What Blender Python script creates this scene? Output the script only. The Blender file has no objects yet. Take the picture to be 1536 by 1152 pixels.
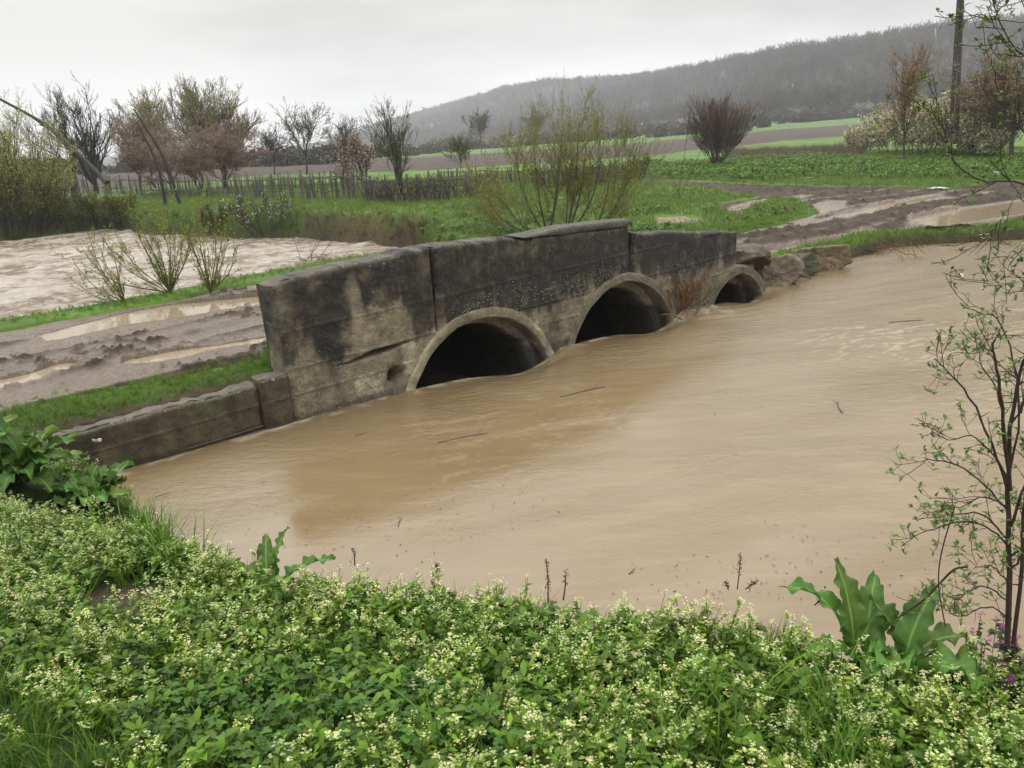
import bpy, math, random
import numpy as np
from mathutils import Matrix, Vector
random.seed(7)
RNG = np.random.default_rng(11)
SC = bpy.context.scene
COL = SC.collection

# ------------------------------------------------------------------ camera
FPX = 1205.0; H = 2.7; ROLL = math.radians(3.2)
PITCH = math.atan((576-215)/FPX)
CF = np.array([0, math.cos(PITCH), -math.sin(PITCH)])
CU0 = np.array([0, math.sin(PITCH), math.cos(PITCH)])
CR0 = np.array([1., 0, 0])
_c, _s = math.cos(ROLL), math.sin(ROLL)
CR = _c*CR0 - _s*CU0
CU = _s*CR0 + _c*CU0
CAM = np.array([0, 0, H])
cam_d = bpy.data.cameras.new("camera"); cam = bpy.data.objects.new("camera", cam_d); COL.objects.link(cam)
m = Matrix.Identity(4)
for i in range(3):
    m[i][0] = CR[i]; m[i][1] = CU[i]; m[i][2] = -CF[i]; m[i][3] = CAM[i]
cam.matrix_world = m
cam_d.sensor_width = 36; cam_d.lens = FPX/1536*36; cam_d.clip_start = 0.05; cam_d.clip_end = 6000
SC.camera = cam

# ------------------------------------------------------------------ sky, sun, exposure
SUN_EL, SUN_AZ = math.radians(55), math.radians(150)
w = bpy.data.worlds.new("World"); SC.world = w; w.use_nodes = True
nt = w.node_tree; nt.nodes.clear()
def N(t, tree=None, **kw):
    n = (tree or nt).nodes.new(t)
    for k, v in kw.items(): setattr(n, k, v)
    return n
out = N('ShaderNodeOutputWorld'); bg = N('ShaderNodeBackground')
sky = N('ShaderNodeTexSky', sky_type='NISHITA', sun_disc=False, sun_elevation=SUN_EL, sun_rotation=SUN_AZ)
sky.dust_density = 4
tc = N('ShaderNodeTexCoord'); sep = N('ShaderNodeSeparateXYZ')
nt.links.new(tc.outputs['Generated'], sep.inputs[0])
# CIE overcast: zenith about three times the horizon; soft cloud structure in the deck
mp = N('ShaderNodeMapping'); mp.inputs['Scale'].default_value = (1.0, 1.0, 4.0); mp.inputs['Location'].default_value = (.3, .0, 0)
nt.links.new(tc.outputs['Generated'], mp.inputs[0])
nz = N('ShaderNodeTexNoise'); nz.inputs['Scale'].default_value = 1.9; nz.inputs['Detail'].default_value = 5; nz.inputs['Roughness'].default_value = .5
nt.links.new(mp.outputs[0], nz.inputs['Vector'])
cr = N('ShaderNodeMapRange'); cr.inputs[1].default_value = .36; cr.inputs[2].default_value = .60; cr.inputs[3].default_value = .62; cr.inputs[4].default_value = 1.08
nt.links.new(nz.outputs[0], cr.inputs[0])
zr = N('ShaderNodeFloatCurve'); zc = zr.mapping.curves[0]; zr.mapping.use_clip = False; zr.mapping.extend = 'HORIZONTAL'
for k_, (px_, py_) in enumerate(((0, 8.0), (.20, 7.9), (.5, 33.), (1.0, 42.))):
    if k_ in (0, 3): zc.points[0 if k_ == 0 else -1].location = (px_, py_/45)
    else: zc.points.new(px_, py_/45)
zr.mapping.update(); nt.links.new(sep.outputs[2], zr.inputs['Value'])
zm = N('ShaderNodeMath', operation='MULTIPLY'); zm.inputs[1].default_value = 45; nt.links.new(zr.outputs[0], zm.inputs[0])
gz = N('ShaderNodeMapRange'); gz.inputs[1].default_value = -0.06; gz.inputs[2].default_value = 0.0; gz.inputs[3].default_value = .15; gz.inputs[4].default_value = 1.0
nt.links.new(sep.outputs[2], gz.inputs[0])
m1 = N('ShaderNodeMath', operation='MULTIPLY'); m2 = N('ShaderNodeMath', operation='MULTIPLY')
nt.links.new(cr.outputs[0], m1.inputs[0]); nt.links.new(zm.outputs[0], m1.inputs[1])
nt.links.new(m1.outputs[0], m2.inputs[0]); nt.links.new(gz.outputs[0], m2.inputs[1])
vs = N('ShaderNodeVectorMath', operation='SCALE'); vs.inputs[0].default_value = (1.0, .985, .955)
nt.links.new(m2.outputs[0], vs.inputs['Scale'])
mx = N('ShaderNodeMix', data_type='RGBA'); mx.inputs[0].default_value = .97
nt.links.new(sky.outputs[0], mx.inputs[6]); nt.links.new(vs.outputs[0], mx.inputs[7])
nt.links.new(mx.outputs[2], bg.inputs[0]); bg.inputs[1].default_value = .1
nt.links.new(bg.outputs[0], out.inputs[0])
sd = bpy.data.lights.new("sun", 'SUN'); sd.energy = .7; sd.angle = math.radians(40); sd.color = (1, .97, .93)
so = bpy.data.objects.new("sun", sd); COL.objects.link(so)
so.rotation_euler = (math.radians(35), 0, math.radians(200))
SC.view_settings.view_transform = 'Standard'; SC.view_settings.look = 'None'
SC.view_settings.exposure = 0.0; SC.view_settings.gamma = 1
SC.cycles.max_bounces = 6; SC.cycles.transparent_max_bounces = 8; SC.cycles.volume_bounces = 1
SC.cycles.caustics_reflective = False; SC.cycles.caustics_refractive = False

# ------------------------------------------------------------------ maths helpers
def ray(x, y): return CF*FPX + (x-768)*CR - (y-576)*CU
def at(x, y, z=0.):
    d = ray(x, y); return CAM + d*((z-H)/d[2])
def atd(x, y, D):
    d = ray(x, y); return CAM + d*(D/math.hypot(d[0], d[1]))
def proj(P):
    V = np.asarray(P)-CAM; k = FPX/np.maximum(V@CF, 1e-3)
    return 768+k*(V@CR), 576-k*(V@CU)
def sstep(a, b, x):
    t = np.clip((x-a)/(b-a), 0, 1); return t*t*(3-2*t)
def hsh(ix, iy, seed):
    h = (ix.astype(np.int64)*374761393 + iy.astype(np.int64)*668265263 + seed*1442695041) & 0xffffffff
    h = ((h ^ (h >> 13))*1274126177) & 0xffffffff
    return ((h ^ (h >> 16)) & 0xffffff)/float(0xffffff)
def vn(x, y, seed=0):
    x = np.asarray(x, float); y = np.asarray(y, float)
    xi = np.floor(x); yi = np.floor(y); fx = x-xi; fy = y-yi
    fx = fx*fx*(3-2*fx); fy = fy*fy*(3-2*fy)
    a = hsh(xi, yi, seed); b = hsh(xi+1, yi, seed); c = hsh(xi, yi+1, seed); d = hsh(xi+1, yi+1, seed)
    return (a*(1-fx)+b*fx)*(1-fy)+(c*(1-fx)+d*fx)*fy
def fbm(x, y, o=4, seed=0, g=.5):
    s = 0; A = 1; t = 0
    for i in range(o):
        s = s+A*vn(x*2**i+i*17.3, y*2**i-i*9.1, seed+i); t += A; A *= g
    return s/t-.5
def sdist(x, y, poly):
    """signed distance to polygon, positive inside"""
    p = np.asarray(poly, float); d = np.full(x.shape, 1e9); ins = np.zeros(x.shape, bool)
    for i in range(len(p)):
        ax, ay = p[i]; bx, by = p[(i+1) % len(p)]
        ex, ey = bx-ax, by-ay
        t = np.clip(((x-ax)*ex+(y-ay)*ey)/(ex*ex+ey*ey+1e-12), 0, 1)
        d = np.minimum(d, np.hypot(x-ax-t*ex, y-ay-t*ey))
        if ay != by:
            cnd = (ay > y) != (by > y)
            ins ^= cnd & (x < (bx-ax)*(y-ay)/(by-ay)+ax)
    return np.where(ins, d, -d)
def pdist(x, y, line):
    """distance to polyline and the arclength of the nearest point"""
    p = np.asarray(line, float); best = np.full(x.shape, 1e9); arc = np.zeros(x.shape); sg = np.zeros(x.shape); L = 0
    for i in range(len(p)-1):
        ax, ay = p[i]; ex, ey = p[i+1]-p[i]; l = math.hypot(ex, ey)
        t = np.clip(((x-ax)*ex+(y-ay)*ey)/(l*l), 0, 1)
        d = np.hypot(x-ax-t*ex, y-ay-t*ey); m_ = d < best
        best = np.where(m_, d, best); arc = np.where(m_, L+t*l, arc)
        sg = np.where(m_, np.sign(ex*(y-ay)-ey*(x-ax)), sg); L += l
    return best*sg, arc

# ------------------------------------------------------------------ layout frame of the culvert
WA = at(445, 632); WB = at(1140, 432)
WD = (WB-WA)/np.linalg.norm(WB-WA); WN = np.array([-WD[1], WD[0], 0])
WANG = math.atan2(WD[1], WD[0])
def W(s, o, z=0.): return WA+WD*s+WN*o+np.array([0, 0, z])
def so_of(x, y):
    dx = x-WA[0]; dy = y-WA[1]
    return dx*WD[0]+dy*WD[1], dx*WN[0]+dy*WN[1]
PIPES = [(2.62, -.57, 1.21, 1.325), (5.37, -.54, 1.21, 1.325), (8.22, -.49, .86, 1.0)]

crest = [(-14, 3.0), (-7.5, 4.9), (-4.7, 5.15), (-3.1, 4.15), (-2.1, 3.72), (-1.39, 3.27), (-.9, 3.02), (-.2, 2.82), (.3, 2.62), (.8, 2.5), (1.1, 2.42), (1.6, 2.2), (2.6, 1.8), (5, .9), (12, -1), (60, -9)]
def w2(s, o): p = W(s, o); return (p[0], p[1])
POLY_A = [w2(-9.5, .1), (-8.2, 4.0), (-6.0, 5.3), (-4.5, 6.0), (-3.1, 5.85), (-2.35, 5.15)]+[(x+.12, y+.42) for x, y in crest[3:]]+[(60, 22), (30, 20), (15.5, 18.6), (11.54, 18.0), (9.6, 18.1), (8.6, 17.9), (7.9, 17.2), (6.8, 16.4), (5.9, 15.5), (5.2, 15.0), w2(9.3, .2), w2(8.3, .17)]
POLY_A = [p for p in POLY_A if True]
q = lambda x, y, z=-.1: tuple(at(x, y, z)[:2])
POLY_B = [w2(-60, 6.4), w2(-12, 6.3), w2(-5, 6.2), w2(0, 6.2), w2(4.5, 6.4), (-.6, 18.3), (-1.6, 20.5), q(640, 376), q(600, 368), q(560, 362), q(480, 358), q(440, 354), q(380, 354), q(300, 352), q(250, 351), q(215, 349), q(190, 343), q(150, 342), q(90, 349), q(40, 355), q(0, 359), (-45, 42), (-110, 60)]
# muddy track
MUD_LINE = [w2(-40, 2.5), w2(-10, 2.45), w2(0, 2.4), w2(9.0, 2.6), tuple(at(1250, 338, .45)[:2]), tuple(at(1400, 305, .45)[:2]), tuple(at(1536, 285, .45)[:2]), tuple(at(1800, 262, .45)[:2])]
ql = lambda x, y: tuple(at(x, y, .45)[:2])
MUD_R = [w2(6.5, .5), w2(9.3, .8), ql(1180, 361), ql(1250, 356), ql(1330, 352), ql(1400, 340), ql(1470, 329), ql(1536, 318), ql(1750, 300), ql(1750, 250), ql(1536, 271), ql(1480, 274), ql(1420, 282), ql(1300, 278), ql(1150, 277), ql(1050, 276), ql(960, 272), ql(900, 274), ql(960, 279), ql(1080, 286), ql(1130, 294), ql(1190, 296), ql(1215, 306), ql(1225, 316), ql(1180, 330), ql(1110, 345), w2(8.3, 4.4), w2(6.5, 4.5)]
MUD_PATCH = [[ql(975, 324), ql(1030, 322), ql(1060, 328), ql(1040, 334), ql(985, 334)], [ql(1080, 304), ql(1120, 298), ql(1160, 292), ql(1150, 301), ql(1110, 318), ql(1085, 316)]]
def mudmask(x, y):
    s, o = so_of(x, y)
    left = np.minimum(o-(.62-.02*np.minimum(s, 0)+.12*fbm(s*1.3, o*0, 2, 5)), 5.05+.3*fbm(s*.8, s*0, 3, 15)-o)
    left = np.where(s < 8.0, left, -1)
    r = sdist(x, y, MUD_R)
    r = np.minimum(r, -sdist(x, y, POLY_A)-.85)
    for pt in MUD_PATCH: r = np.maximum(r, sdist(x, y, pt))
    return np.maximum(left, r)+.28*fbm(x*1.7, y*1.7, 4, 31)*np.where(s < 7, .8, 1.3)
# far terrain, by bearing and distance
FCOL = [-500, 0, 400, 520, 644, 760, 979, 1130, 1173, 1328, 1536, 1900]
#        dBB  yBB   dBT yBT   dGT yGT  dBase yBase dRidge yRidge(top of the ground)
FT = {
 -500: (70, None, 170, 275, 260, 271, 700, 266, 1500, 258),
 0:    (70, None, 170, 262, 260, 258, 700, 252, 1500, 244),
 400:  (72, 261, 170, 246, 260, 241, 700, 236, 1500, 228),
 520:  (74, 259, 170, 240, 260, 236, 760, 222, 1300, 208),
 644:  (76, 256, 170, 235, 260, 229, 640, 218, 1200, 174),
 760:  (80, 248, 165, 228, 260, 221, 520, 212, 1100, 142),
 979:  (86, 233, 160, 213, 260, 202, 400, 196, 860, 122),
 1130: (120, 217, 190, 198, 265, 189, 330, 184, 640, 100),
 1173: (128, 211, 200, 194, 270, 184, 310, 180, 600, 90),
 1328: (140, 200, 215, 184, 285, 173, 320, 168, 540, 66),
 1536: (140, 188, 215, 174, 285, 166, 320, 160, 500, 54),
 1900: (140, 170, 215, 160, 285, 150, 320, 145, 480, 50)}
faz, fd, fz = [], [], []
for c_ in FCOL:
    t = FT[c_]; dd = [60.]+[t[i] for i in (0, 2, 4, 6, 8)]; yy = [None, t[1], t[3], t[5], t[7], t[9]]; zz = []
    for D, y_ in zip(dd, yy):
        if y_ is None: zz.append(.62)
        else:
            r_ = ray(c_, y_); zz.append(H+r_[2]/math.hypot(r_[0], r_[1])*D)
    r_ = ray(c_, 215); faz.append(math.atan2(r_[0], r_[1])); 
    dd.append(dd[-1]*1.9); zz.append(zz[-1]-25)
    fd.append(dd); fz.append(zz)
faz, fd, fz = np.array(faz), np.array(fd), np.array(fz)
fz[:, 0] = .62
def far(x, y):
    """height and band coordinate (0 near field .. 5 ridge) of the far land"""
    D = np.hypot(x, y); az = np.arctan2(x, y)
    ds = [np.interp(az, faz, fd[:, k]) for k in range(7)]; zs = [np.interp(az, faz, fz[:, k]) for k in range(7)]
    z = np.full(D.shape, .62); u = np.zeros(D.shape)
    for k in range(6):
        t = np.clip((D-ds[k])/(ds[k+1]-ds[k]), 0, 1)
        tt = t*t*(3-2*t) if k >= 4 else t
        z = np.where(D > ds[k], zs[k]*(1-tt)+zs[k+1]*tt, z); u = np.where(D > ds[k], k+t, u)
    z = np.where(D > ds[6], zs[6], z)
    z = z+sstep(3.4, 4.4, u)*fbm(x/70, y/70, 4, 77)*14*np.clip(D/600, .5, 1.3)*(1-sstep(4.6, 5, u)*.6)
    return z, u
def base(x, y):
    """bare ground height (river beds included)"""
    x = np.asarray(x, float); y = np.asarray(y, float)
    s, o = so_of(x, y)
    zf, u = far(x, y)
    # bridge side
    road = .66+.14*np.exp(-((s-4)/3.5)**2)-.22*sstep(6.5, 11, s)-.05*sstep(-1, -8, s)
    land = np.where(np.hypot(x, y) > 60, zf, road*(1-sstep(8, 16, o))+.60*sstep(8, 16, o))
    land = land+.12*sstep(22, 34, np.hypot(x, y))*(fbm(x/6, y/6, 3, 3))
    land = np.where((o > 6) & (np.hypot(x, y) < 60), land+.22*np.exp(-((x+6)/8)**2-((y-30)/7)**2), land)
    # slope between the wing wall and the track on the left
    land = np.where((o < 2) & (s < 0), np.minimum(land, .47+.16*sstep(.15, .75, o)+.05*(o > .7)+0.0), land)
    land = np.where((s > 8) & (o < 6), np.minimum(land, .44+.02*o), land)
    lowr = (s > 9.6) & (o < 9)
    dA = sdist(x, y, POLY_A); dB = sdist(x, y, POLY_B)
    land = np.where(lowr, np.minimum(land, .26+.20*sstep(.5, 2.6, -dA)), land)
    cd, ca = pdist(x, y, crest)
    near = .86-.32*sstep(.2, 1.1, cd)*(x < -2)+.17*sstep(0, 1.6, -cd)+.05*fbm(x*1.3, y*1.3, 3, 9)
    isnear = (o < -2.0) & (cd < .9) | ((x < -2.3) & (o < -.35) & (s > -40) & (s < -1.7)) | (y < 1.0)
    near = np.where((s < -2.3) & (o > -.8), .5+.4*sstep(-.05, -.8, o), near)
    land = np.where(isnear, near, land)
    wA = np.where(isnear, .40, np.where((s < 8.35) & (s > -2.5), .05, .22))
    zA = land*(1-sstep(-wA, wA*.3, dA))-.9*sstep(-wA*.8, wA+.05, dA)
    wB = np.where(o > 9, .38, .5)
    edge = .25*fbm(x*1.4, y*1.4, 3, 13)
    zB = land*(1-sstep(-wB, wB*.2, dB+edge))-.9*sstep(-wB*.6, wB, dB+edge)
    z = np.minimum(zA, zB)
    z = z+.022*fbm(x*3, y*3, 3, 1)*(np.hypot(x, y) < 80)
    return z, dA, dB, u, isnear
def gz_at(x, y):
    return float(base(np.array([x]), np.array([y]))[0][0])
def ground_px(px, py):
    """where the sight line of a pixel first meets the land"""
    r_ = ray(px, py); hd = math.hypot(r_[0], r_[1]); D = np.geomspace(1.2, 2500, 5000)
    P = CAM[None]+np.outer(D/hd, r_); z = np.maximum(base(P[:, 0], P[:, 1])[0], -.1)
    k = np.nonzero(P[:, 2] <= z)[0]
    return P[k[0]] if len(k) else P[-1]

# ------------------------------------------------------------------ mesh accumulator
class MB:
    def __init__(s): s.V = []; s.F = []; s.C = []; s.n = 0; s.A = {}
    def add(s, V, F, C=(1, 1, 1)):
        V = np.asarray(V, np.float32).reshape(-1, 3); F = np.asarray(F, np.int64)
        if F.size == 0: return
        if F.shape[1] == 4: F = np.concatenate([F[:, [0, 1, 2]], F[:, [0, 2, 3]]])
        C = np.asarray(C, np.float32)
        if C.ndim == 1: C = np.broadcast_to(C, (len(V), 3))
        s.V.append(V); s.F.append(F+s.n); s.C.append(C); s.n += len(V)
    def data(s): return np.concatenate(s.V), np.concatenate(s.F), np.concatenate(s.C)
    def build(s, name, mat, parent=None, smooth=True, label=None, cat=None, group=None, kind=None, origin=None, attrs=None):
        V, F, C = s.data()
        me = bpy.data.meshes.new(name)
        if origin is not None: V = V-np.asarray(origin, np.float32)
        elif parent is not None:
            V = V-np.array(parent.location, np.float32)
        me.vertices.add(len(V)); me.vertices.foreach_set('co', np.ascontiguousarray(V, np.float32).ravel())
        me.loops.add(F.size); me.loops.foreach_set('vertex_index', F.astype(np.int32).ravel())
        me.polygons.add(len(F)); me.polygons.foreach_set('loop_start', np.arange(0, F.size, 3, dtype=np.int32))
        me.polygons.foreach_set('use_smooth', np.full(len(F), smooth))
        me.update(calc_edges=True)
        ca = me.color_attributes.new('Col', 'FLOAT_COLOR', 'POINT')
        ca.data.foreach_set('color', np.concatenate([C, np.ones((len(C), 1), np.float32)], 1).astype(np.float32).ravel())
        for k, v in (attrs or {}).items():
            a_ = me.attributes.new(k, 'FLOAT', 'POINT'); a_.data.foreach_set('value', np.asarray(v, np.float32).ravel())
        me.materials.append(mat)
        o = bpy.data.objects.new(name, me); COL.objects.link(o)
        if origin is not None: o.location = [float(t) for t in origin]
        if parent is not None: o.parent = parent
        tag(o, label, cat, group, kind)
        return o
def tag(o, label=None, cat=None, group=None, kind=None):
    if label: o['label'] = label
    if cat: o['category'] = cat
    if group: o['group'] = group
    if kind: o['kind'] = kind
    return o
def thing(name, label, cat, loc, group=None):
    o = bpy.data.objects.new(name, None); COL.objects.link(o); o.location = [float(t) for t in loc]
    o.empty_display_size = .1
    return tag(o, label, cat, group)
def grid(X, Y, Z, keep=None):
    nr, nc = X.shape; idx = np.arange(nr*nc).reshape(nr, nc)
    F = np.stack([idx[:-1, :-1], idx[:-1, 1:], idx[1:, 1:], idx[1:, :-1]], -1).reshape(-1, 4)
    if keep is not None:
        F = F[keep[:-1, :-1].ravel() | keep[1:, 1:].ravel()]
    return np.stack([X.ravel(), Y.ravel(), Z.ravel()], 1), F
def tubes(P, R, k=4, cap=False):
    """P (N,M,3) polylines with radii R (N,M) -> verts, quads"""
    P = np.asarray(P, float); R = np.asarray(R, float); Nn, M, _ = P.shape
    T = np.gradient(P, axis=1); T /= np.linalg.norm(T, axis=2, keepdims=True)+1e-9
    ref = np.where(np.abs(T[..., 2:3]) < .9, np.array([0, 0, 1.]), np.array([1., 0, 0]))
    A = np.cross(T, ref); A /= np.linalg.norm(A, axis=2, keepdims=True)+1e-9
    B = np.cross(T, A); th = np.arange(k)*2*math.pi/k
    V = P[:, :, None]+R[:, :, None, None]*(A[:, :, None]*np.cos(th)[None, None, :, None]+B[:, :, None]*np.sin(th)[None, None, :, None])
    idx = np.arange(Nn*M*k).reshape(Nn, M, k)
    nx = np.roll(idx, -1, axis=2)
    F = np.stack([idx[:, :-1], nx[:, :-1], nx[:, 1:], idx[:, 1:]], -1).reshape(-1, 4)
    if cap:
        extra = []
        for i in range(Nn):
            for e in (0, M-1):
                for j in range(1, k-1): extra.append([idx[i, e, 0], idx[i, e, j], idx[i, e, j+1], idx[i, e, j+1]])
        F = np.concatenate([np.concatenate([F[:, [0, 1, 2]], F[:, [0, 2, 3]]]), np.array(extra)[:, :3]])
    return V.reshape(-1, 3), F
def poly(pts, n=None):
    """resample a polyline smoothly (Catmull-Rom)"""
    p = np.asarray(pts, float); n = n or len(p)*4
    if len(p) < 3: return np.stack([p[0]+(p[-1]-p[0])*t for t in np.linspace(0, 1, n)])
    q_ = np.concatenate([[2*p[0]-p[1]], p, [2*p[-1]-p[-2]]]); o = []
    for t in np.linspace(0, len(p)-1-1e-6, n):
        i = int(t); f = t-i; a, b, c, d = q_[i:i+4]
        o.append(.5*((2*b)+(-a+c)*f+(2*a-5*b+4*c-d)*f*f+(-a+3*b-3*c+d)*f**3))
    return np.array(o)
def scatter(tpl, pos, yaw, tilt, scale, cmul=None):
    """copies of a template (V,F,C) as arrays"""
    V, F, C = tpl; n = len(pos)
    if n == 0: return np.zeros((0, 3)), np.zeros((0, 3), int), np.zeros((0, 3))
    cy, sy = np.cos(yaw), np.sin(yaw)
    X = V[None]*scale[:, None, None]
    x = X[..., 0]*cy[:, None]-X[..., 1]*sy[:, None]; y = X[..., 0]*sy[:, None]+X[..., 1]*cy[:, None]; z = X[..., 2]
    X = np.stack([x+tilt[:, 0:1]*z, y+tilt[:, 1:2]*z, z], -1)+pos[:, None]
    Fn = (F[None]+(np.arange(n)*len(V))[:, None, None]).reshape(-1, 3)
    Cn = np.broadcast_to(C[None], (n,)+C.shape) if cmul is None else C[None]*cmul[:, None]
    return X.reshape(-1, 3), Fn, Cn.reshape(-1, 3)
def tri(F):
    F = np.asarray(F); return np.concatenate([F[:, [0, 1, 2]], F[:, [0, 2, 3]]]) if F.shape[1] == 4 else F

# ------------------------------------------------------------------ materials
def newmat(name):
    m_ = bpy.data.materials.new(name); m_.use_nodes = True; t = m_.node_tree; b = t.nodes['Principled BSDF']; return m_, t, b
def noise(t, scale, detail=4, vec=None, rough=.55, dim='3D'):
    n = N('ShaderNodeTexNoise', t); n.inputs['Scale'].default_value = scale; n.inputs['Detail'].default_value = detail; n.inputs['Roughness'].default_value = rough
    if vec is not None: t.links.new(vec, n.inputs['Vector'])
    return n.outputs[0]
def coords(t, scale=(1, 1, 1), rot=(0, 0, 0)):
    tc_ = N('ShaderNodeTexCoord', t); mp_ = N('ShaderNodeMapping', t); mp_.inputs['Scale'].default_value = scale; mp_.inputs['Rotation'].default_value = rot
    t.links.new(tc_.outputs['Object'], mp_.inputs[0]); return mp_.outputs[0]
def rng(t, v, a, b, c=0., d=1.):
    n = N('ShaderNodeMapRange', t); t.links.new(v, n.inputs[0])
    for i, k in enumerate((a, b, c, d)): n.inputs[i+1].default_value = k
    return n.outputs[0]
def mixc(t, f, a, b, mode='MIX'):
    n = N('ShaderNodeMix', t, data_type='RGBA', blend_type=mode)
    for i, v in ((0, f), (6, a), (7, b)):
        if isinstance(v, (int, float)): n.inputs[i].default_value = v
        elif isinstance(v, tuple): n.inputs[i].default_value = v+(1,)
        else: t.links.new(v, n.inputs[i])
    return n.outputs[2]
def mth(t, op, a, b):
    n = N('ShaderNodeMath', t, operation=op)
    for i, v in ((0, a), (1, b)):
        if isinstance(v, (int, float)): n.inputs[i].default_value = v
        else: t.links.new(v, n.inputs[i])
    return n.outputs[0]
def attr(t, name, col=False):
    n = N('ShaderNodeAttribute', t); n.attribute_name = name; return n.outputs['Color' if col else 'Fac']
def bump(t, b, h, dist, strength=1.0, prev=None):
    n = N('ShaderNodeBump', t); n.inputs['Distance'].default_value = dist; n.inputs['Strength'].default_value = strength
    t.links.new(h, n.inputs['Height'])
    if prev is not None: t.links.new(prev, n.inputs['Normal'])
    if b is not None: t.links.new(n.outputs[0], b.inputs['Normal'])
    return n.outputs[0]

def veg_mat(name, rough=.5, trans=.25, spec=.4, nscale=0, namp=.3):
    m_, t, b = newmat(name); c = attr(t, 'Col', True)
    if nscale:
        v = rng(t, noise(t, nscale, 3, coords(t)), .3, .7, 1-namp, 1+namp)
        c = mixc(t, 1., c, v, 'MULTIPLY')
    t.links.new(c, b.inputs['Base Color']); b.inputs['Roughness'].default_value = rough; b.inputs['Specular IOR Level'].default_value = spec
    if trans:
        tr = N('ShaderNodeBsdfTranslucent', t); t.links.new(c, tr.inputs[0]); ms = N('ShaderNodeMixShader', t); ms.inputs[0].default_value = trans
        t.links.new(b.outputs[0], ms.inputs[1]); t.links.new(tr.outputs[0], ms.inputs[2])
        t.links.new(ms.outputs[0], t.nodes['Material Output'].inputs[0])
    return m_
M_LEAF = veg_mat('leaf', .5, .32, .22)
M_FOL = veg_mat('foliage', .7, .42, .12)
M_BARK = veg_mat('bark', .85, 0, .25, 30, .35)
M_FAR = veg_mat('far_twigs', .9, 0, .1)

# ground
m_, t, b = newmat('grassland'); v = coords(t); c = attr(t, 'Col', True)
c = mixc(t, 1., c, rng(t, noise(t, 9, 6, v), .25, .75, .6, 1.4), 'MULTIPLY')
c = mixc(t, 1., c, rng(t, noise(t, .25, 5, v), .3, .7, .8, 1.2), 'MULTIPLY')
t.links.new(c, b.inputs['Base Color']); b.inputs['Roughness'].default_value = .85; b.inputs['Specular IOR Level'].default_value = .2
bump(t, b, noise(t, 14, 8, v, .7), .06)
M_GROUND = m_
# mud
m_, t, b = newmat('wet_mud'); v = coords(t); wet = attr(t, 'wet')
c = mixc(t, rng(t, noise(t, 3, 6, v, .6), .3, .7), (.034, .025, .018), (.066, .050, .036))
c = mixc(t, wet, c, (.125, .092, .061))
c = mixc(t, rng(t, noise(t, 30, 4, v), .55, .75, 0, .55), c, (.024, .017, .012))
t.links.new(c, b.inputs['Base Color'])
t.links.new(mth(t, 'SUBTRACT', rng(t, noise(t, 9, 4, v), .3, .7, .60, .85), mth(t, 'MULTIPLY', wet, .46)), b.inputs['Roughness']); t.links.new(rng(t, wet, 0, 1, .10, .5), b.inputs['Specular IOR Level'])
bn = bump(t, None, noise(t, 18, 9, v, .72), .06); bump(t, b, noise(t, 90, 4, v, .6), .006, prev=bn)
M_MUD = m_
# puddle
m_, t, b = newmat('puddle_water'); v = coords(t)
b.inputs['Base Color'].default_value = (.20, .158, .108, 1); b.inputs['Roughness'].default_value = .04; b.inputs['IOR'].default_value = 1.33
bump(t, b, noise(t, 5, 3, v), .004)
M_PUD = m_
# calm muddy river
m_, t, b = newmat('muddy_river')
v = coords(t, (1.0, 1.55, 1), (0, 0, -WANG+.45)); v2 = coords(t, (1, 1, 1))
foam = attr(t, 'foam')
c = mixc(t, rng(t, noise(t, .6, 5, v, .6), .35, .65), (.122, .087, .045), (.140, .102, .055))
stk = coords(t, (.8, 4., 1), (0, 0, -WANG+.42)); c = mixc(t, rng(t, noise(t, 1.3, 7, stk, .65), .50, .70, 0, .22), c, (.24, .185, .11)); c = mixc(t, foam, c, (.30, .25, .18))
t.links.new(c, b.inputs['Base Color']); b.inputs['IOR'].default_value = 1.37
b.inputs['Roughness'].default_value = .06
amp = attr(t, 'chop')
bn = bump(t, None, mth(t, 'MULTIPLY', noise(t, 7.5, 7, v, .62), amp), .060)
bump(t, b, mth(t, 'MULTIPLY', noise(t, 24, 6, v, .7), mth(t, 'ADD', amp, .01)), .026, prev=bn)
M_RIVER = m_
m_, t, b = newmat('rough_river'); v = coords(t, (1.0, 1.5, 1), (0, 0, -.3)); foam = attr(t, 'foam')
c = mixc(t, foam, (.15, .103, .058), (.40, .36, .30))
fo2 = rng(t, noise(t, 2.4, 9, v, .72), .48, .60); c = mixc(t, mth(t, 'MULTIPLY', fo2, .75), c, (.42, .38, .33)); t.links.new(c, b.inputs['Base Color']); b.inputs['Roughness'].default_value = .25; b.inputs['IOR'].default_value = 1.34
bump(t, b, noise(t, 4.0, 9, v, .7), .22)
M_ROUGHW = m_
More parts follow.
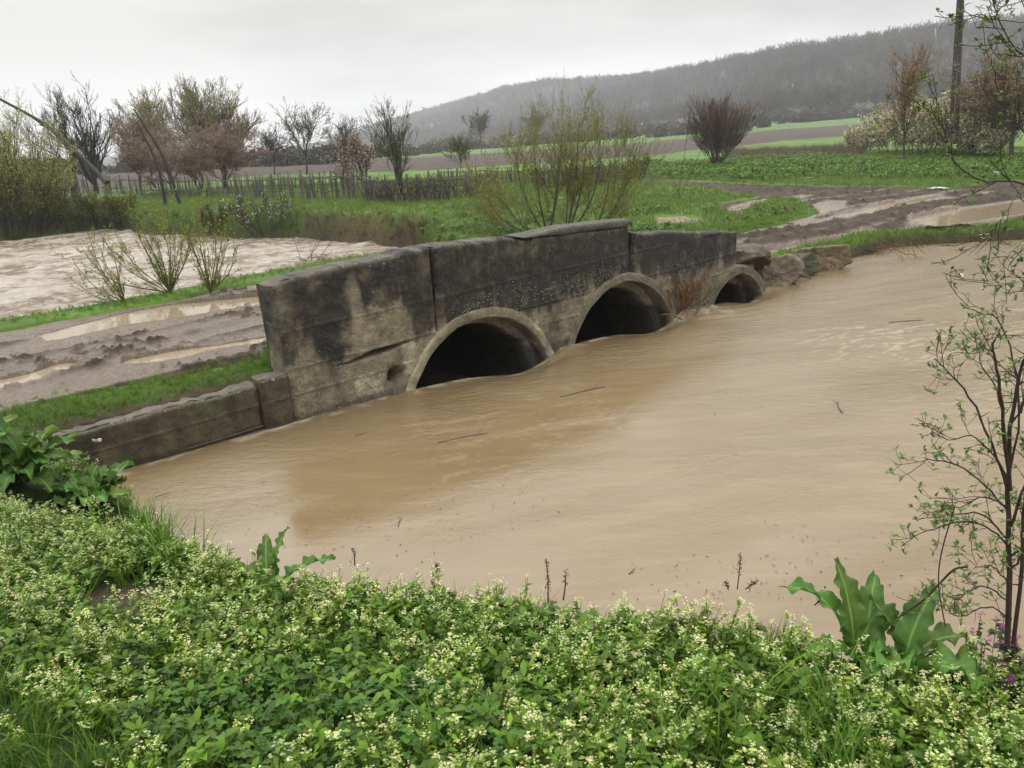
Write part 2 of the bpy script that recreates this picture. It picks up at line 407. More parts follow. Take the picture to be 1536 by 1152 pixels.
# concrete: Col carries the stain shapes, agg the exposed pebbles
def concrete(name, fine=1.0):
    m_, t, b = newmat(name); v = coords(t); c = attr(t, 'Col', True); agg = attr(t, 'agg')
    c = mixc(t, 1., c, rng(t, noise(t, 7, 10, v, .72), .3, .7, .45, 1.55), 'MULTIPLY')
    c = mixc(t, 1., c, rng(t, noise(t, 60, 5, v, .7), .3, .7, .6, 1.4), 'MULTIPLY')
    vo = N('ShaderNodeTexVoronoi', t); vo.inputs['Scale'].default_value = 44; vw = N('ShaderNodeVectorMath', t, operation='ADD'); nn_ = N('ShaderNodeTexNoise', t); nn_.inputs['Scale'].default_value = 35; vsc = N('ShaderNodeVectorMath', t, operation='SCALE'); vsc.inputs['Scale'].default_value = .035
    t.links.new(nn_.outputs['Color'], vsc.inputs[0]); t.links.new(v, vw.inputs[0]); t.links.new(vsc.outputs[0], vw.inputs[1]); t.links.new(vw.outputs[0], vo.inputs['Vector'])
    vc = N('ShaderNodeSeparateColor', t); t.links.new(vo.outputs['Color'], vc.inputs[0])
    peb = mth(t, 'MULTIPLY', rng(t, vo.outputs['Distance'], .30, .42, 1, 0), mth(t, 'GREATER_THAN', mth(t, 'ADD', vc.outputs[0], mth(t, 'MULTIPLY', agg, .62)), 1.10))
    pc = mixc(t, vc.outputs[1], (.05, .042, .03), (.36, .33, .27))
    c = mixc(t, peb, c, pc)
    t.links.new(c, b.inputs['Base Color'])
    b.inputs['Roughness'].default_value = .78; b.inputs['Specular IOR Level'].default_value = .35
    bn = bump(t, None, noise(t, 38, 8, v, .75), .022*fine); bn = bump(t, None, peb, .016, prev=bn); bump(t, b, noise(t, 9, 6, v, .6), .035, prev=bn)
    return m_
M_CONC = concrete('weathered_concrete')
def plain(name, col, rough=.6, ns=20, amp=.3, bd=.004, metal=0, scale=(1, 1, 1)):
    m_, t, b = newmat(name); v = coords(t, scale)
    c = mixc(t, 1., col, rng(t, noise(t, ns, 6, v, .6), .3, .7, 1-amp, 1+amp), 'MULTIPLY'); t.links.new(c, b.inputs['Base Color'])
    b.inputs['Roughness'].default_value = rough; b.inputs['Metallic'].default_value = metal
    bump(t, b, noise(t, ns*2, 6, v, .6), bd); return m_
M_WOOD = plain('grey_wood', (.055, .045, .036), .85, 12, .45, .01, scale=(1, 1, .15))
M_POLE = plain('grey_concrete_pole', (.030, .027, .024), .9, 6, .35, .01)
M_ROCK = concrete('broken_rock')
M_TWIG = plain('wet_twig', (.045, .032, .024), .5, 30, .3, .003)
M_BAG = plain('pale_plastic', (.26, .28, .24), .4, 8, .15, .01)

# ================================================================== GROUND
def build_ground():
    C0 = np.array([0., -4.]);
    az = np.radians(np.concatenate([np.linspace(-100, -46, 50)[:-1], np.linspace(-46, 46, 860), np.linspace(46, 100, 50)[1:]]))
    r = np.concatenate([np.array([.3, 1.5, 2.6]), np.geomspace(3.3, 46, 470), np.geomspace(46.5, 2100, 310)])
    A, Rr = np.meshgrid(az, r); X = C0[0]+np.sin(A)*Rr; Y = C0[1]+np.cos(A)*Rr
    Z, dA, dB, u, near = base(X.ravel(), Y.ravel()); sh = X.shape
    x, y = X.ravel(), Y.ravel(); mm = mudmask(x, y)
    Z = Z-.14*sstep(.0, .12, mm)*(np.hypot(x, y) < 70)*(~near)
    D = np.hypot(x, y); s, o = so_of(x, y)
    grass = np.array([.056, .108, .012]); dark = np.array([.022, .042, .010]); soil = np.array([.042, .029, .019]); plough = np.array([.034, .023, .016]); dry = np.array([.10, .07, .038]); woodf = np.array([.022, .020, .017]); lgreen = np.array([.052, .098, .022])
    n1 = sstep(-.12, .12, fbm(x/2.2, y/2.2, 4, 4))[:, None]; n2 = sstep(-.1, .1, fbm(x*.9, y*.9, 4, 6))[:, None]
    Cc = grass*(.75+.5*n1); Cc = Cc*(1-.35*n2)+dark*.35*n2
    # dark reddish-brown soil on banks
    st = np.exp(-((dB+.05)/.28)**2)[:, None]*(D[:, None] > 14)
    bxx = proj(np.stack([x, y, Z], 1))[0]; brn = (sstep(445, 480, bxx)*sstep(640, 610, bxx))[:, None]; st2 = np.exp(-((dB-.0)/.12)**2)[:, None]*(D[:, None] > 14)*.8; st = st*brn+st2*(1-brn)
    Cc = Cc*(1-st)+(soil*(1-n1)+dry*n1*.8)*st
    sb = (np.exp(-((dA+.05)/.22)**2))[:, None]*(D[:, None] > 6); Cc = Cc*(1-sb)+soil*sb
    ws = ((o > -.1) & (o < .25+.16*fbm(s*2, o, 3, 8)) & (s < .1) & (s > -8)); Cc[ws] = soil*np.array([1.1, .95, .9])
    Cc[near] = np.array([.020, .040, .006])*(.6+.8*n1[near])  # ground colour darkened to stand for shade in the gaps between plants
    gpx, gpy = proj(np.stack([x, y, Z], 1))
    spot = near & (np.hypot((gpx-190)/75, (gpy-905)/30)+fbm(x*7, y*7, 3, 2)*.6 < 1)
    Cc[spot] = np.array([.055, .038, .026])
    # ploughed field and pale green winter crop
    un = u+.04*fbm(x/15, y/15, 3, 12)+.10*0
    Cc = np.where((u > 0)[:, None], grass*(.8+.45*n1), Cc)
    Cc = np.where(((un > 1) & (un < 2))[:, None], plough*(.85+.3*n2), Cc)
    Cc = np.where(((un >= 2) & (un < 3))[:, None], lgreen*(.85+.3*n1), Cc)
    az_ = np.arctan2(x, y); lft = (az_ < np.interp(430, FCOL, faz))
    Cc = np.where(((un >= 3) & (un < 3.7))[:, None], (grass*.8*n1+woodf*(1-n1)), Cc)
    Cc = np.where((un >= 3.7)[:, None], woodf*(.8+.4*n1), Cc)
    P, F = grid(X, Y, Z.reshape(sh))
    so_, oo_ = so_of(P[:, 0], P[:, 1]); fs = so_[F].mean(1); fo = oo_[F].mean(1); fz_ = P[:, 2][F].min(1); kill = np.zeros(len(F), bool)
    for (sc, cz, ri, ro) in PIPES: kill |= (np.abs(fs-sc) < ro-.04) & (fo > -.3) & (fo < .6) & (fz_ < .40 if sc > 8 else fz_ < .60)
    F = F[~kill]
    for nm, sel in (('ground', lambda c: c < 3.55), ('hill', lambda c: c >= 3.55)):
        uf = u[F[:, 0]]; Fk = F[sel(uf)]; used = np.unique(Fk); mp_ = np.full(len(P), -1); mp_[used] = np.arange(len(used))
        mb = MB(); mb.add(P[used], mp_[Fk], Cc[used]); mb.build(nm, M_GROUND, kind='structure')
build_ground()
# a plain skirt of land behind the camera
mb = MB(); xs = np.linspace(-60, 60, 40); ys = np.linspace(-60, -3.2, 20); X, Y = np.meshgrid(xs, ys)
P, F = grid(X, Y, 1.0+0*X); mb.add(P, F, (.04, .075, .014)); mb.build('meadow', M_GROUND, kind='structure')

# ================================================================== MUDDY TRACK
def mudheight(x, y):
    s, o = so_of(x, y); d, arc = pdist(x, y, MUD_LINE)
    left = s < 7.5
    wob = .18*fbm(arc/3., d*0, 2, 40)*2
    h = np.zeros(x.shape)
    for c0, wd, dp in ((-1.15, .33, .09), (-.35, .18, .045), (.35, .16, .035), (1.05, .36, .10)):
        h -= dp*np.exp(-((d-c0-wob)/wd)**2)
        h += dp*.55*np.exp(-((np.abs(d-c0-wob)-wd*1.5)/(wd*.45))**2)
    if True:
        # extra churned tracks where the mud spreads out on the right
        for c0 in (-3.2, -2.2, 2.1, 3.3, 4.6):
            h += np.where(left, 0, -.05*np.exp(-((d-c0-wob*2)/.3)**2)+.03*np.exp(-((np.abs(d-c0-wob*2)-.45)/.14)**2))
    h *= .55+1.1*np.clip(fbm(arc/2.2, d*1.3, 3, 50)+.5, 0, 1)
    lump = np.maximum(fbm(x*3.5+y, y*3.5, 4, 60)*1.0, -.12)*.10
    clod = np.maximum(fbm(x*8, y*8, 4, 61, .6)-.04, 0)*.34*sstep(-.12, .08, fbm(x*1.2, y*1.2, 3, 63))+.05*np.abs(fbm(x*14, y*14, 3, 67))
    tread = .018*np.sin(arc*2*math.pi/.14+d*6)*np.exp(-((np.abs(d)-1.1)/.25)**2)*sstep(0, .15, fbm(arc, d, 2, 64))
    h = np.where(left, h*.55, h); lump = np.where(left, lump*.6, lump); clod = np.where(left, clod*.75, clod)
    return h+lump+clod+tread+.02*fbm(x*.8, y*.8, 2, 66)
def wetness(h, left=0): return 1-sstep(-.075+.055*left, .005+.05*left, h)
PUDS = []
def puddle(px):
    w_ = [at(x_, y_, .60 if x_ < 700 else .44) for x_, y_ in px]
    zz = base(np.array([p[0] for p in w_]), np.array([p[1] for p in w_]))[0]
    pp = poly(w_+[w_[0]], 48)[:-1]; PUDS.append((float(np.median(zz))-.06, [(p[0], p[1]) for p in pp]))
puddle([(60, 508), (110, 494), (190, 474), (250, 464), (330, 455), (395, 449), (400, 457), (340, 467), (240, 484), (150, 498), (80, 514)])
puddle([(-60, 590), (0, 574), (60, 558), (100, 548), (98, 556), (60, 572), (0, 586), (-50, 600)])
puddle([(200, 546), (260, 532), (330, 521), (400, 511), (402, 515), (330, 526), (260, 540)])
puddle([(1135, 328), (1170, 319), (1215, 308), (1255, 299), (1258, 305), (1240, 318), (1190, 329), (1150, 331)])
puddle([(1375, 323), (1420, 313), (1500, 302), (1600, 290), (1600, 304), (1500, 320), (1420, 332), (1390, 331)])
puddle([(1115, 368), (1180, 357), (1240, 347), (1310, 336), (1316, 340), (1240, 353), (1160, 366)])
puddle([(1100, 313), (1120, 304), (1170, 296), (1205, 292), (1200, 295), (1150, 304)])
puddle([(980, 326), (1050, 323), (1055, 329), (990, 332)])
puddle([(1255, 322), (1330, 303), (1400, 290), (1402, 293), (1330, 309), (1265, 326)])
def build_mud():
    mb = MB(); wet = []
    def patch(X, Y, drop):
        x, y = X.ravel(), Y.ravel(); z = base(x, y)[0]; mm = mudmask(x, y); h = mudheight(x, y)
        k = sstep(0, .10, -mm)
        Z = z-.045+h*sstep(-.05, .35, mm)-.16*k+.03*sstep(.0, .15, mm)*0
        P, F = grid(X, Y, Z.reshape(X.shape), keep=(mm.reshape(X.shape) > -.25) & drop(X, Y))
        wv = wetness(h, (so_of(x, y)[0] < 7.5)*1.)
        Zp = P[:, 2].copy()
        for lv, pg in PUDS:
            p_ = np.array(pg); bb = (x > p_[:, 0].min()-1) & (x < p_[:, 0].max()+1) & (y > p_[:, 1].min()-1) & (y < p_[:, 1].max()+1)
            if not bb.any(): continue
            xx, yy = x[bb], y[bb]; sd = sdist(xx, yy, pg)+.22*fbm(xx*2.2, yy*2.2, 4, 90)+.06
            zz = Zp[bb]; zi = lv-.025+.0*zz; rim = np.maximum(zz, lv+.010+.02*np.abs(fbm(xx*6, yy*6, 3, 91)))
            zz = np.where(sd > 0, np.minimum(zz, zi), zz*(1-sstep(-.38, -.1, sd))+rim*sstep(-.38, -.1, sd)*1.0)
            Zp[bb] = zz; wv[bb] = np.maximum(wv[bb], sstep(-.25, .0, sd))
        P[:, 2] = Zp
        mb.add(P, F); wet.append(wv)
    S, O = np.meshgrid(np.arange(-16, 9.0, .022), np.arange(.45, 5.5, .022))
    patch(WA[0]+WD[0]*S+WN[0]*O, WA[1]+WD[1]*S+WN[1]*O, lambda X, Y: np.ones(X.shape, bool))
    def right_only(X, Y):
        s, o = so_of(X, Y); return ~((s < 8.99) & (o < 5.48))
    X, Y = np.meshgrid(np.arange(2.5, 32, .05), np.arange(13, 44, .05))
    patch(X, Y, right_only)
    mb.build('muddy_track', M_MUD, kind='structure', attrs={'wet': np.concatenate(wet)})
build_mud()
for lv, pg in PUDS:
    cx, cy = np.mean(pg, 0); pp = np.array([[cx+(a-cx)*1.0, cy+(b_-cy)*1.0] for a, b_ in pg]); nn = np.roll(pp, -1, 0)-np.roll(pp, 1, 0); nn /= np.linalg.norm(nn, axis=1)[:, None]+1e-9
    area = np.sum(pp[:, 0]*np.roll(pp[:, 1], -1)-np.roll(pp[:, 0], -1)*pp[:, 1]); sg = 1 if area > 0 else -1
    pp = pp+np.stack([nn[:, 1], -nn[:, 0]], 1)*sg*.16
    from mathutils.geometry import tessellate_polygon
    V = [Vector((a, b_, lv)) for a, b_ in pp]; F = [list(f) for f in tessellate_polygon([V])]
    F = [f if (V[f[1]]-V[f[0]]).cross(V[f[2]]-V[f[0]]).z > 0 else f[::-1] for f in F]
    mb = MB(); mb.add([tuple(v_) for v_ in V], F); mb.build('puddle', M_PUD, kind='structure')

# ================================================================== WATER
def near_river():
    xs = np.concatenate([np.arange(-9, -5.2, .15), np.arange(-5.2, 9, .045), np.geomspace(9.1, 60, 90)])
    ys = np.concatenate([np.geomspace(.6, 21, 12)*0-np.geomspace(12, .2, 12)+1.4, np.arange(1.4, 20.5, .045)])
    X, Y = np.meshgrid(xs, ys); x, y = X.ravel(), Y.ravel(); s, o = so_of(x, y)
    z = .002*fbm(x*.9, y*.9, 3, 21)
    al = x*.93+y*.36; ac = -x*.36+y*.93
    strong = sstep(1.0, 7, x)
    z += (.002+.006*strong)*fbm(al*.7, ac*2.2, 4, 22)
    for (sc, cz, ri, ro) in PIPES:
        z -= .17*np.exp(-((s-sc-ri*.55)/(ri*.55))**2)*np.exp(-(np.minimum(o+.05, 0)/.38)**2)
        z += .07*np.exp(-((s-sc-ri*1.15)/.16)**2)*np.exp(-((o+.12)/.2)**2)
        z -= .05*np.exp(-((s-sc)/(ri*.9))**2)*np.exp(-(np.minimum(o+.1, 0)/.55)**2)
    inp = np.zeros(x.shape)
    for (sc, cz, ri, ro) in PIPES: inp = np.maximum(inp, (np.abs(s-sc) < ro+.1)*sstep(-.03, .55, o))
    z -= .55*inp
    # standing swirl of the flow turning into the third pipe
    q_ = np.exp(-((s-7.0)/.5)**2-((o+.3)/.45)**2)
    z += q_*.07*np.sin((s*2.2+o*3.6)*4+2*fbm(s*3, o*3, 2, 3)); z -= .04*np.exp(-((s-7.3)/.7)**2-((o+.4)/.6)**2)
    turb = sstep(.0, .20, fbm(al*.5, ac*2.4, 5, 23))*strong*.12
    foam = turb+.9*q_*sstep(.1, .3, fbm(s*6, o*9, 3, 24))
    foam += 1.0*np.exp(-((o+.06)/.07)**2)*sstep(-.06, .16, fbm(s*5, o*8, 3, 27))*(s < 9.3)
    for (sc, cz, ri, ro) in PIPES:
        for e_ in (-1, 1):
            foam += .8*np.exp(-((s-sc-e_*ri*.95)/.12)**2-((o+.10)/.10)**2)*sstep(-.15, .15, fbm(s*9, o*12, 3, 33)); z += .025*np.exp(-((s-sc-e_*ri*.95)/.10)**2-((o+.12)/.08)**2)
    foam += .45*sstep(.14, .20, fbm(al*2.6+1.5*fbm(x*.5, y*.5, 2, 35)*4, ac*24+3*fbm(x*.6, y*.6, 2, 36)*4, 3, 29))*(.4+.8*strong)*sstep(-.02, .15, fbm(x*.4, y*.4, 2, 30))
    chop = .015+.09*sstep(-.1, .25, fbm(al*.6, ac*1.6, 3, 26))+.30*strong*(.75+.5*sstep(-.1, .1, fbm(al*.3, ac*1.5, 3, 28)))+.8*q_+.3*np.exp(-((s-4)/6)**2)*np.exp(-((o+.4)/.9)**2)
    dA = sdist(x, y, POLY_A)
    keep = (dA > -.7) | ((o > 0) & (o < 5.5) & (s > 1) & (s < 9.4))
    P, F = grid(X, Y, z.reshape(X.shape), keep=keep.reshape(X.shape))
    mb = MB(); mb.add(P, F); mb.build('river', M_RIVER, kind='structure', attrs={'foam': np.clip(foam, 0, 1), 'chop': chop})
near_river()
def far_river():
    xs = np.concatenate([-np.geomspace(110, 30.2, 120), np.arange(-30, 3, .08)]); ys = np.concatenate([np.arange(4, 40, .08), np.geomspace(40.1, 64, 60)])
    X, Y = np.meshgrid(xs, ys); x, y = X.ravel(), Y.ravel(); dB = sdist(x, y, POLY_B); s, o = so_of(x, y)
    keep = (dB > -.9) & (o > 4.9)
    al = s*.9+o*.3; ac = o
    st = np.exp(-((s+3)/14)**2)
    z = -.17+.26*(.4+st)*fbm(al*.7, ac*1.0, 4, 70)+.15*fbm(al*2.2, ac*2.8, 4, 71)*(.4+st)
    f = fbm(al*.45, ac*.9, 5, 72)+.6*fbm(al*2, ac*3, 4, 73)
    foam = sstep(-.06, .16, f+.06*st)*(.30+.6*st)+.35*sstep(0.05, .16, fbm(al*3, ac*4.5, 4, 75))
    P, F = grid(X, Y, z.reshape(X.shape), keep=keep.reshape(X.shape))
    mb = MB(); mb.add(P, F); mb.build('rapids', M_ROUGHW, kind='structure', attrs={'foam': np.clip(foam, 0, 1)})
far_river()

# ================================================================== CULVERT BRIDGE
bridge = thing('culvert_bridge', 'dark stained concrete culvert bridge with three round pipe openings in the flood', 'bridge', WA)
bridge.rotation_euler = (0, 0, 0)
K_BLACK = np.array([.0150, .0142, .0115]); K_GREY = np.array([.058, .049, .034]); K_TAN = np.array([.175, .150, .100]); K_LIGHT = np.array([.32, .28, .20])
def stain(s, z, top):
    """colour and pebble amount of the head wall, from its own stains"""
    n = fbm(s*1.6, z*2.3, 5, 101); n2 = fbm(s*5, z*5, 4, 102); drip = fbm(s*7, z*.9, 4, 103)
    dk = sstep(-.12, .16, (z-.86)*.62+n*.68+drip*.8+.10*sstep(1.5, 2.5, s)+.12*sstep(2, 3.4, s)*(z > .6))
    # named patches: pale render on the left block, long drip under its corner
    def blob(cs, cz, rs, rz, k=1): return k*np.exp(-((s-cs)/rs)**2-((z-cz)/rz)**2)
    dk -= blob(.95, .78, .5, .2, .8)+blob(1.3, .62, .35, .13, .7)+blob(.12, .75, .12, .4, .45)+blob(.0, 1.25, .1, .2, .55)
    dk += blob(.48, .95, .17, .35, .9)+blob(.5, .55, .09, .3, .55)+blob(.75, .62, .25, .07, .45)
    dk += blob(3.9, .25, .2, .5, .6)-blob(4.25, .15, .13, .25, .6)-blob(1.98, .85, .06, .2, .5)
    dk += blob(4.9, 1.0, 1.2, .2, .3)-blob(5.3, 1.05, .25, .15, .3)
    dk = np.where(s > 5.6, dk*.7+.34*sstep(.5, .8, z)+.08, dk)
    dk = np.clip(dk+n2*.35+.55*fbm(s*22, z*22, 3, 104)+.35*fbm(s*16, z*1.5, 3, 105)*(z > .5), 0, 1)[:, None]
    c = K_TAN*(.85+.5*(n2[:, None]+.2)); c = c*(1-dk)+(K_BLACK+(K_GREY-K_BLACK)*sstep(0, .3, n2+.1*0)[:, None]*.8)*dk
    lt = (1-.85*dk)*sstep(.16, .26, blob(1.05, .2, .35, .16, .35)+blob(1.48, .42, .12, .25, .35)+n2*.8)[:, None]*.6; c = c*(1-lt)+K_LIGHT*lt
    c = c*(1-.5*sstep(.09, .03, z+.03*n2)[:, None])
    te = sstep(.10, .0, top-z)[:, None]*sstep(-.1, .15, fbm(s*8, z*8, 3, 108))[:, None]*.5; c = c*(1-te)+np.array([.11, .097, .07])*te
    agg = .22*sstep(-.05, .2, fbm(s*1.3, z*2, 3, 110))+.95*np.exp(-((z-(.80+.0*s))/.17)**2)*sstep(1.9, 2.6, s)*(s < 5.6)*(.5+np.clip(fbm(s*4, z*4, 3, 111)*3+.4, 0, .7))+.8*np.exp(-((s-6.3)/1.2)**2-((z-.35)/.3)**2)+.5*np.exp(-((z-.12)/.2)**2)*(s < 1.4)+.25*(top-z < .07)
    return c, np.clip(agg, 0, 1)
def ringdist(s, z):
    return [np.hypot(s-p[0], z-p[1]) for p in PIPES]
def wall_block(s0, s1, topf, lean0=0., name='wall_block', thick=.36, step=.0125, zb=-.7, seed=0, front=0., cut=True, stainf=None):
    ns = max(8, int((s1-s0)/step)); nzv = int((topf((s0+s1)/2)-zb)/step); rr = .035
    S = np.linspace(s0, s1, ns); prof = []
    for i in range(nzv+1): prof.append((0., i/nzv, 'f'))
    for i in range(1, 9): prof.append((i/9, 1., 't'))
    zback = (.70-zb)/(topf((s0+s1)/2)-zb) if cut and s1 < 8.4 else 0.
    for i in range(13): prof.append((1., 1-(1-zback)*i/12, 'b'))
    o = np.array([p[0] for p in prof]); zz = np.array([p[1] for p in prof]); kind = np.array([p[2] for p in prof])
    Sg, O = np.meshgrid(S, o); _, Zn = np.meshgrid(S, zz)
    top = np.vectorize(topf)(Sg)+.022*fbm(Sg*3, Sg*0+seed, 4, 120+seed)*2
    Z = zb+(top-zb)*Zn; O = front+O*thick
    # slanting left end
    lean = lean0*np.clip(Z/1.5, 0, 1)*(1-np.clip((Sg-s0)/.8, 0, 1))
    Sx = Sg+lean
    sf, zf_ = Sx.ravel(), Z.ravel()
    c, agg = (stainf or stain)(sf, zf_, top.ravel())
    # relief
    rel = .010*fbm(sf*2, zf_*2, 3, 130)+.012*fbm(sf*9, zf_*9, 4, 131)+.010*agg*np.abs(fbm(sf*28, zf_*28, 2, 132))*2
    for zl in (.30, .58, .98): rel += .006*sstep(.02, 0, np.abs(zf_-zl-.03*fbm(sf*1.5, zf_*0, 2, 134)-.02*(sf-1)))
    # deep crack on the left block and broken hollow beside the first pipe
    crk = np.clip(1-np.abs(zf_-(.50+.10*(sf-.9)+.05*fbm(sf*4, sf*0, 3, 135)))/(.012+.035*np.exp(-((sf-1.1)/.28)**2)), 0, 1)*sstep(.45, .8, sf)*(1-sstep(1.50, 1.6, sf))
    rel -= .10*crk*(.3+np.exp(-((sf-1.1)/.35)**2))
    hol = np.exp(-((sf-1.30)/.085)**2-((zf_-.18)/.10)**2); rel -= .16*hol
    c = c*(1-.65*np.clip(crk*.7+hol*.5, 0, 1))[:, None]
    isf = np.broadcast_to((kind == 'f')[:, None], Sg.shape).ravel()
    f_ = isf*1.0
    Of = O.ravel()-rel*np.where(isf, 1, 0)*1.4
    Zf = zf_+np.where(np.broadcast_to((kind == 't')[:, None], Sg.shape).ravel(), 1, 0)*(.03*fbm(sf*10, Of*10, 3, 140))
    # rounded, chipped arrises
    ed = np.clip(1-(top.ravel()-zf_)/rr, 0, 1)*isf; Of = Of+ed**2*rr*(.7+2*np.abs(fbm(sf*6, zf_*0, 3, 150+seed)))
    de = np.minimum(sf-s0-lean.ravel(), s1-sf); chip = np.clip(1-de/.05, 0, 1)*isf; Of = Of+chip**2*.05*(.5+2.2*np.abs(fbm(zf_*5, zf_*0+seed, 3, 151)))
    P = WA[None]+np.outer(sf, WD)+np.outer(Of, WN); P[:, 2] = Zf
    idx = np.arange(Sg.size).reshape(Sg.shape)
    F = np.stack([idx[:-1, :-1], idx[:-1, 1:], idx[1:, 1:], idx[1:, :-1]], -1).reshape(-1, 4)
    if cut:
        inside = np.zeros(sf.shape, bool)
        for (sc, cz, ri, ro) in PIPES: inside |= (np.hypot(sf-sc, zf_-cz) < ro-.06)
        F = F[~(inside[F].all(axis=1))]
    mb = MB(); mb.add(P, F, c); A = [agg]
    # ends
    for e in (0, ns-1):
        col = idx[:, e]; nf = nzv+1; fr = col[:nf]; bk = col[nf+8:]
        zf2 = P[fr][:, 2]; zbk = P[bk][:, 2][::-1]
        g = 10; Q = []
        for k in range(g+1):
            tt = k/g; Pf = P[fr]; bkp = np.stack([np.interp(zf2, zbk, P[bk][::-1][:, j]) for j in range(3)], 1)
            row = Pf*(1-tt)+bkp*tt; row[:, 2] = zf2
            sgn = -1 if e == 0 else 1
            row = row+WD[None]*(sgn*(.02*fbm(zf2*6, zf2*0+tt*3, 3, 160)*(4*tt*(1-tt))+.012*math.sin(math.pi*tt)))[:, None] if 0 < k < g else row
            Q.append(row)
        Q = np.array(Q); cz = Q.shape; ii = np.arange(cz[0]*cz[1]).reshape(cz[0], cz[1])
        F2 = np.stack([ii[:-1, :-1], ii[:-1, 1:], ii[1:, 1:], ii[1:, :-1]], -1).reshape(-1, 4)
        if e == 0: F2 = F2[:, ::-1]
        if cut:
            q_ = Q.reshape(-1, 3)-WA[None]; qs = q_@WD; ins2 = np.zeros(len(qs), bool)
            for (sc, cz_, ri, ro) in PIPES: ins2 |= (np.hypot(qs-sc, Q.reshape(-1, 3)[:, 2]-cz_) < ro-.04)
            F2 = F2[~ins2[F2].all(axis=1)]
        QQ = Q.reshape(-1, 3); c2, a2 = (stainf or stain)(np.full(len(QQ), s0+.05)+QQ[:, 0]*.0+np.repeat(np.linspace(0, .3, g+1), cz[1]), QQ[:, 2], np.full(len(QQ), topf(s0)))
        mb.add(QQ, F2, c2); A.append(a2)
    return mb, np.concatenate(A), name
def add_block(*a, parent=bridge, **k):
    label = k.pop('label', None)
    mb, A, nm = wall_block(*a, **k)
    return mb.build(nm, M_CONC, parent=parent, attrs={'agg': A}, label=label)
add_block(.0, 1.935, lambda s: 1.49+.055*s-.05*math.exp(-(max(s, 0)/.12)**2), lean0=-.07, seed=1)
add_block(1.965, 5.50, lambda s: 1.60-.028*(s-1.96)-.04*max(0, min(1, (s-3.2)/.2)), seed=2, thick=.38)
add_block(5.60, 8.34, lambda s: 1.36-.105*(s-5.6), seed=3, front=.012)
add_block(8.345, 9.05, lambda s: .50-.1*(s-8.3), seed=5, front=.10, thick=.5, name='wall_footing')
# thin broken coping slab on the middle block
def slab():
    ns, S = 150, np.linspace(3.25, 5.54, 150); prof = [(-.012, 0), (-.02, .25), (-.018, .6), (.0, .9), (.03, 1), (.12, 1.02), (.22, 1), (.33, 1.03), (.39, .9), (.40, .5), (.395, 0)]
    th = lambda s: .018+.075*sstep(3.2, 4.4, s)
    P = []
    for s in S:
        zb = 1.60-.028*(s-1.96)-.04*max(0, min(1, (s-3.2)/.2))+.004
        for (o, z_) in prof:
            j = .02*float(fbm(np.array([s*7+o*5]), np.array([z_*2+o*9]), 3, 171)[0])
            P.append(W(s, o+j, zb+z_*float(th(s))+j*.6))
    P = np.array(P); idx = np.arange(len(P)).reshape(ns, len(prof))
    F = np.stack([idx[:-1, :-1], idx[1:, :-1], idx[1:, 1:], idx[:-1, 1:]], -1).reshape(-1, 4)
    mb = MB(); mb.add(P, F, np.array([.045, .042, .032])*(.8+.9*(fbm(P[:, 0]*8, P[:, 1]*8, 4, 172)[:, None]+.3)))
    for e in (0, ns-1):
        c_ = idx[e]; mb.add(P[c_], [[0, i, i+1] if e == 0 else [0, i+1, i] for i in range(1, len(c_)-1)], (.045, .042, .035))
    n_ = sum(len(v) for v in mb.V); mb.build('coping_slab', M_CONC, parent=bridge, attrs={'agg': np.full(n_, .55)})
slab()
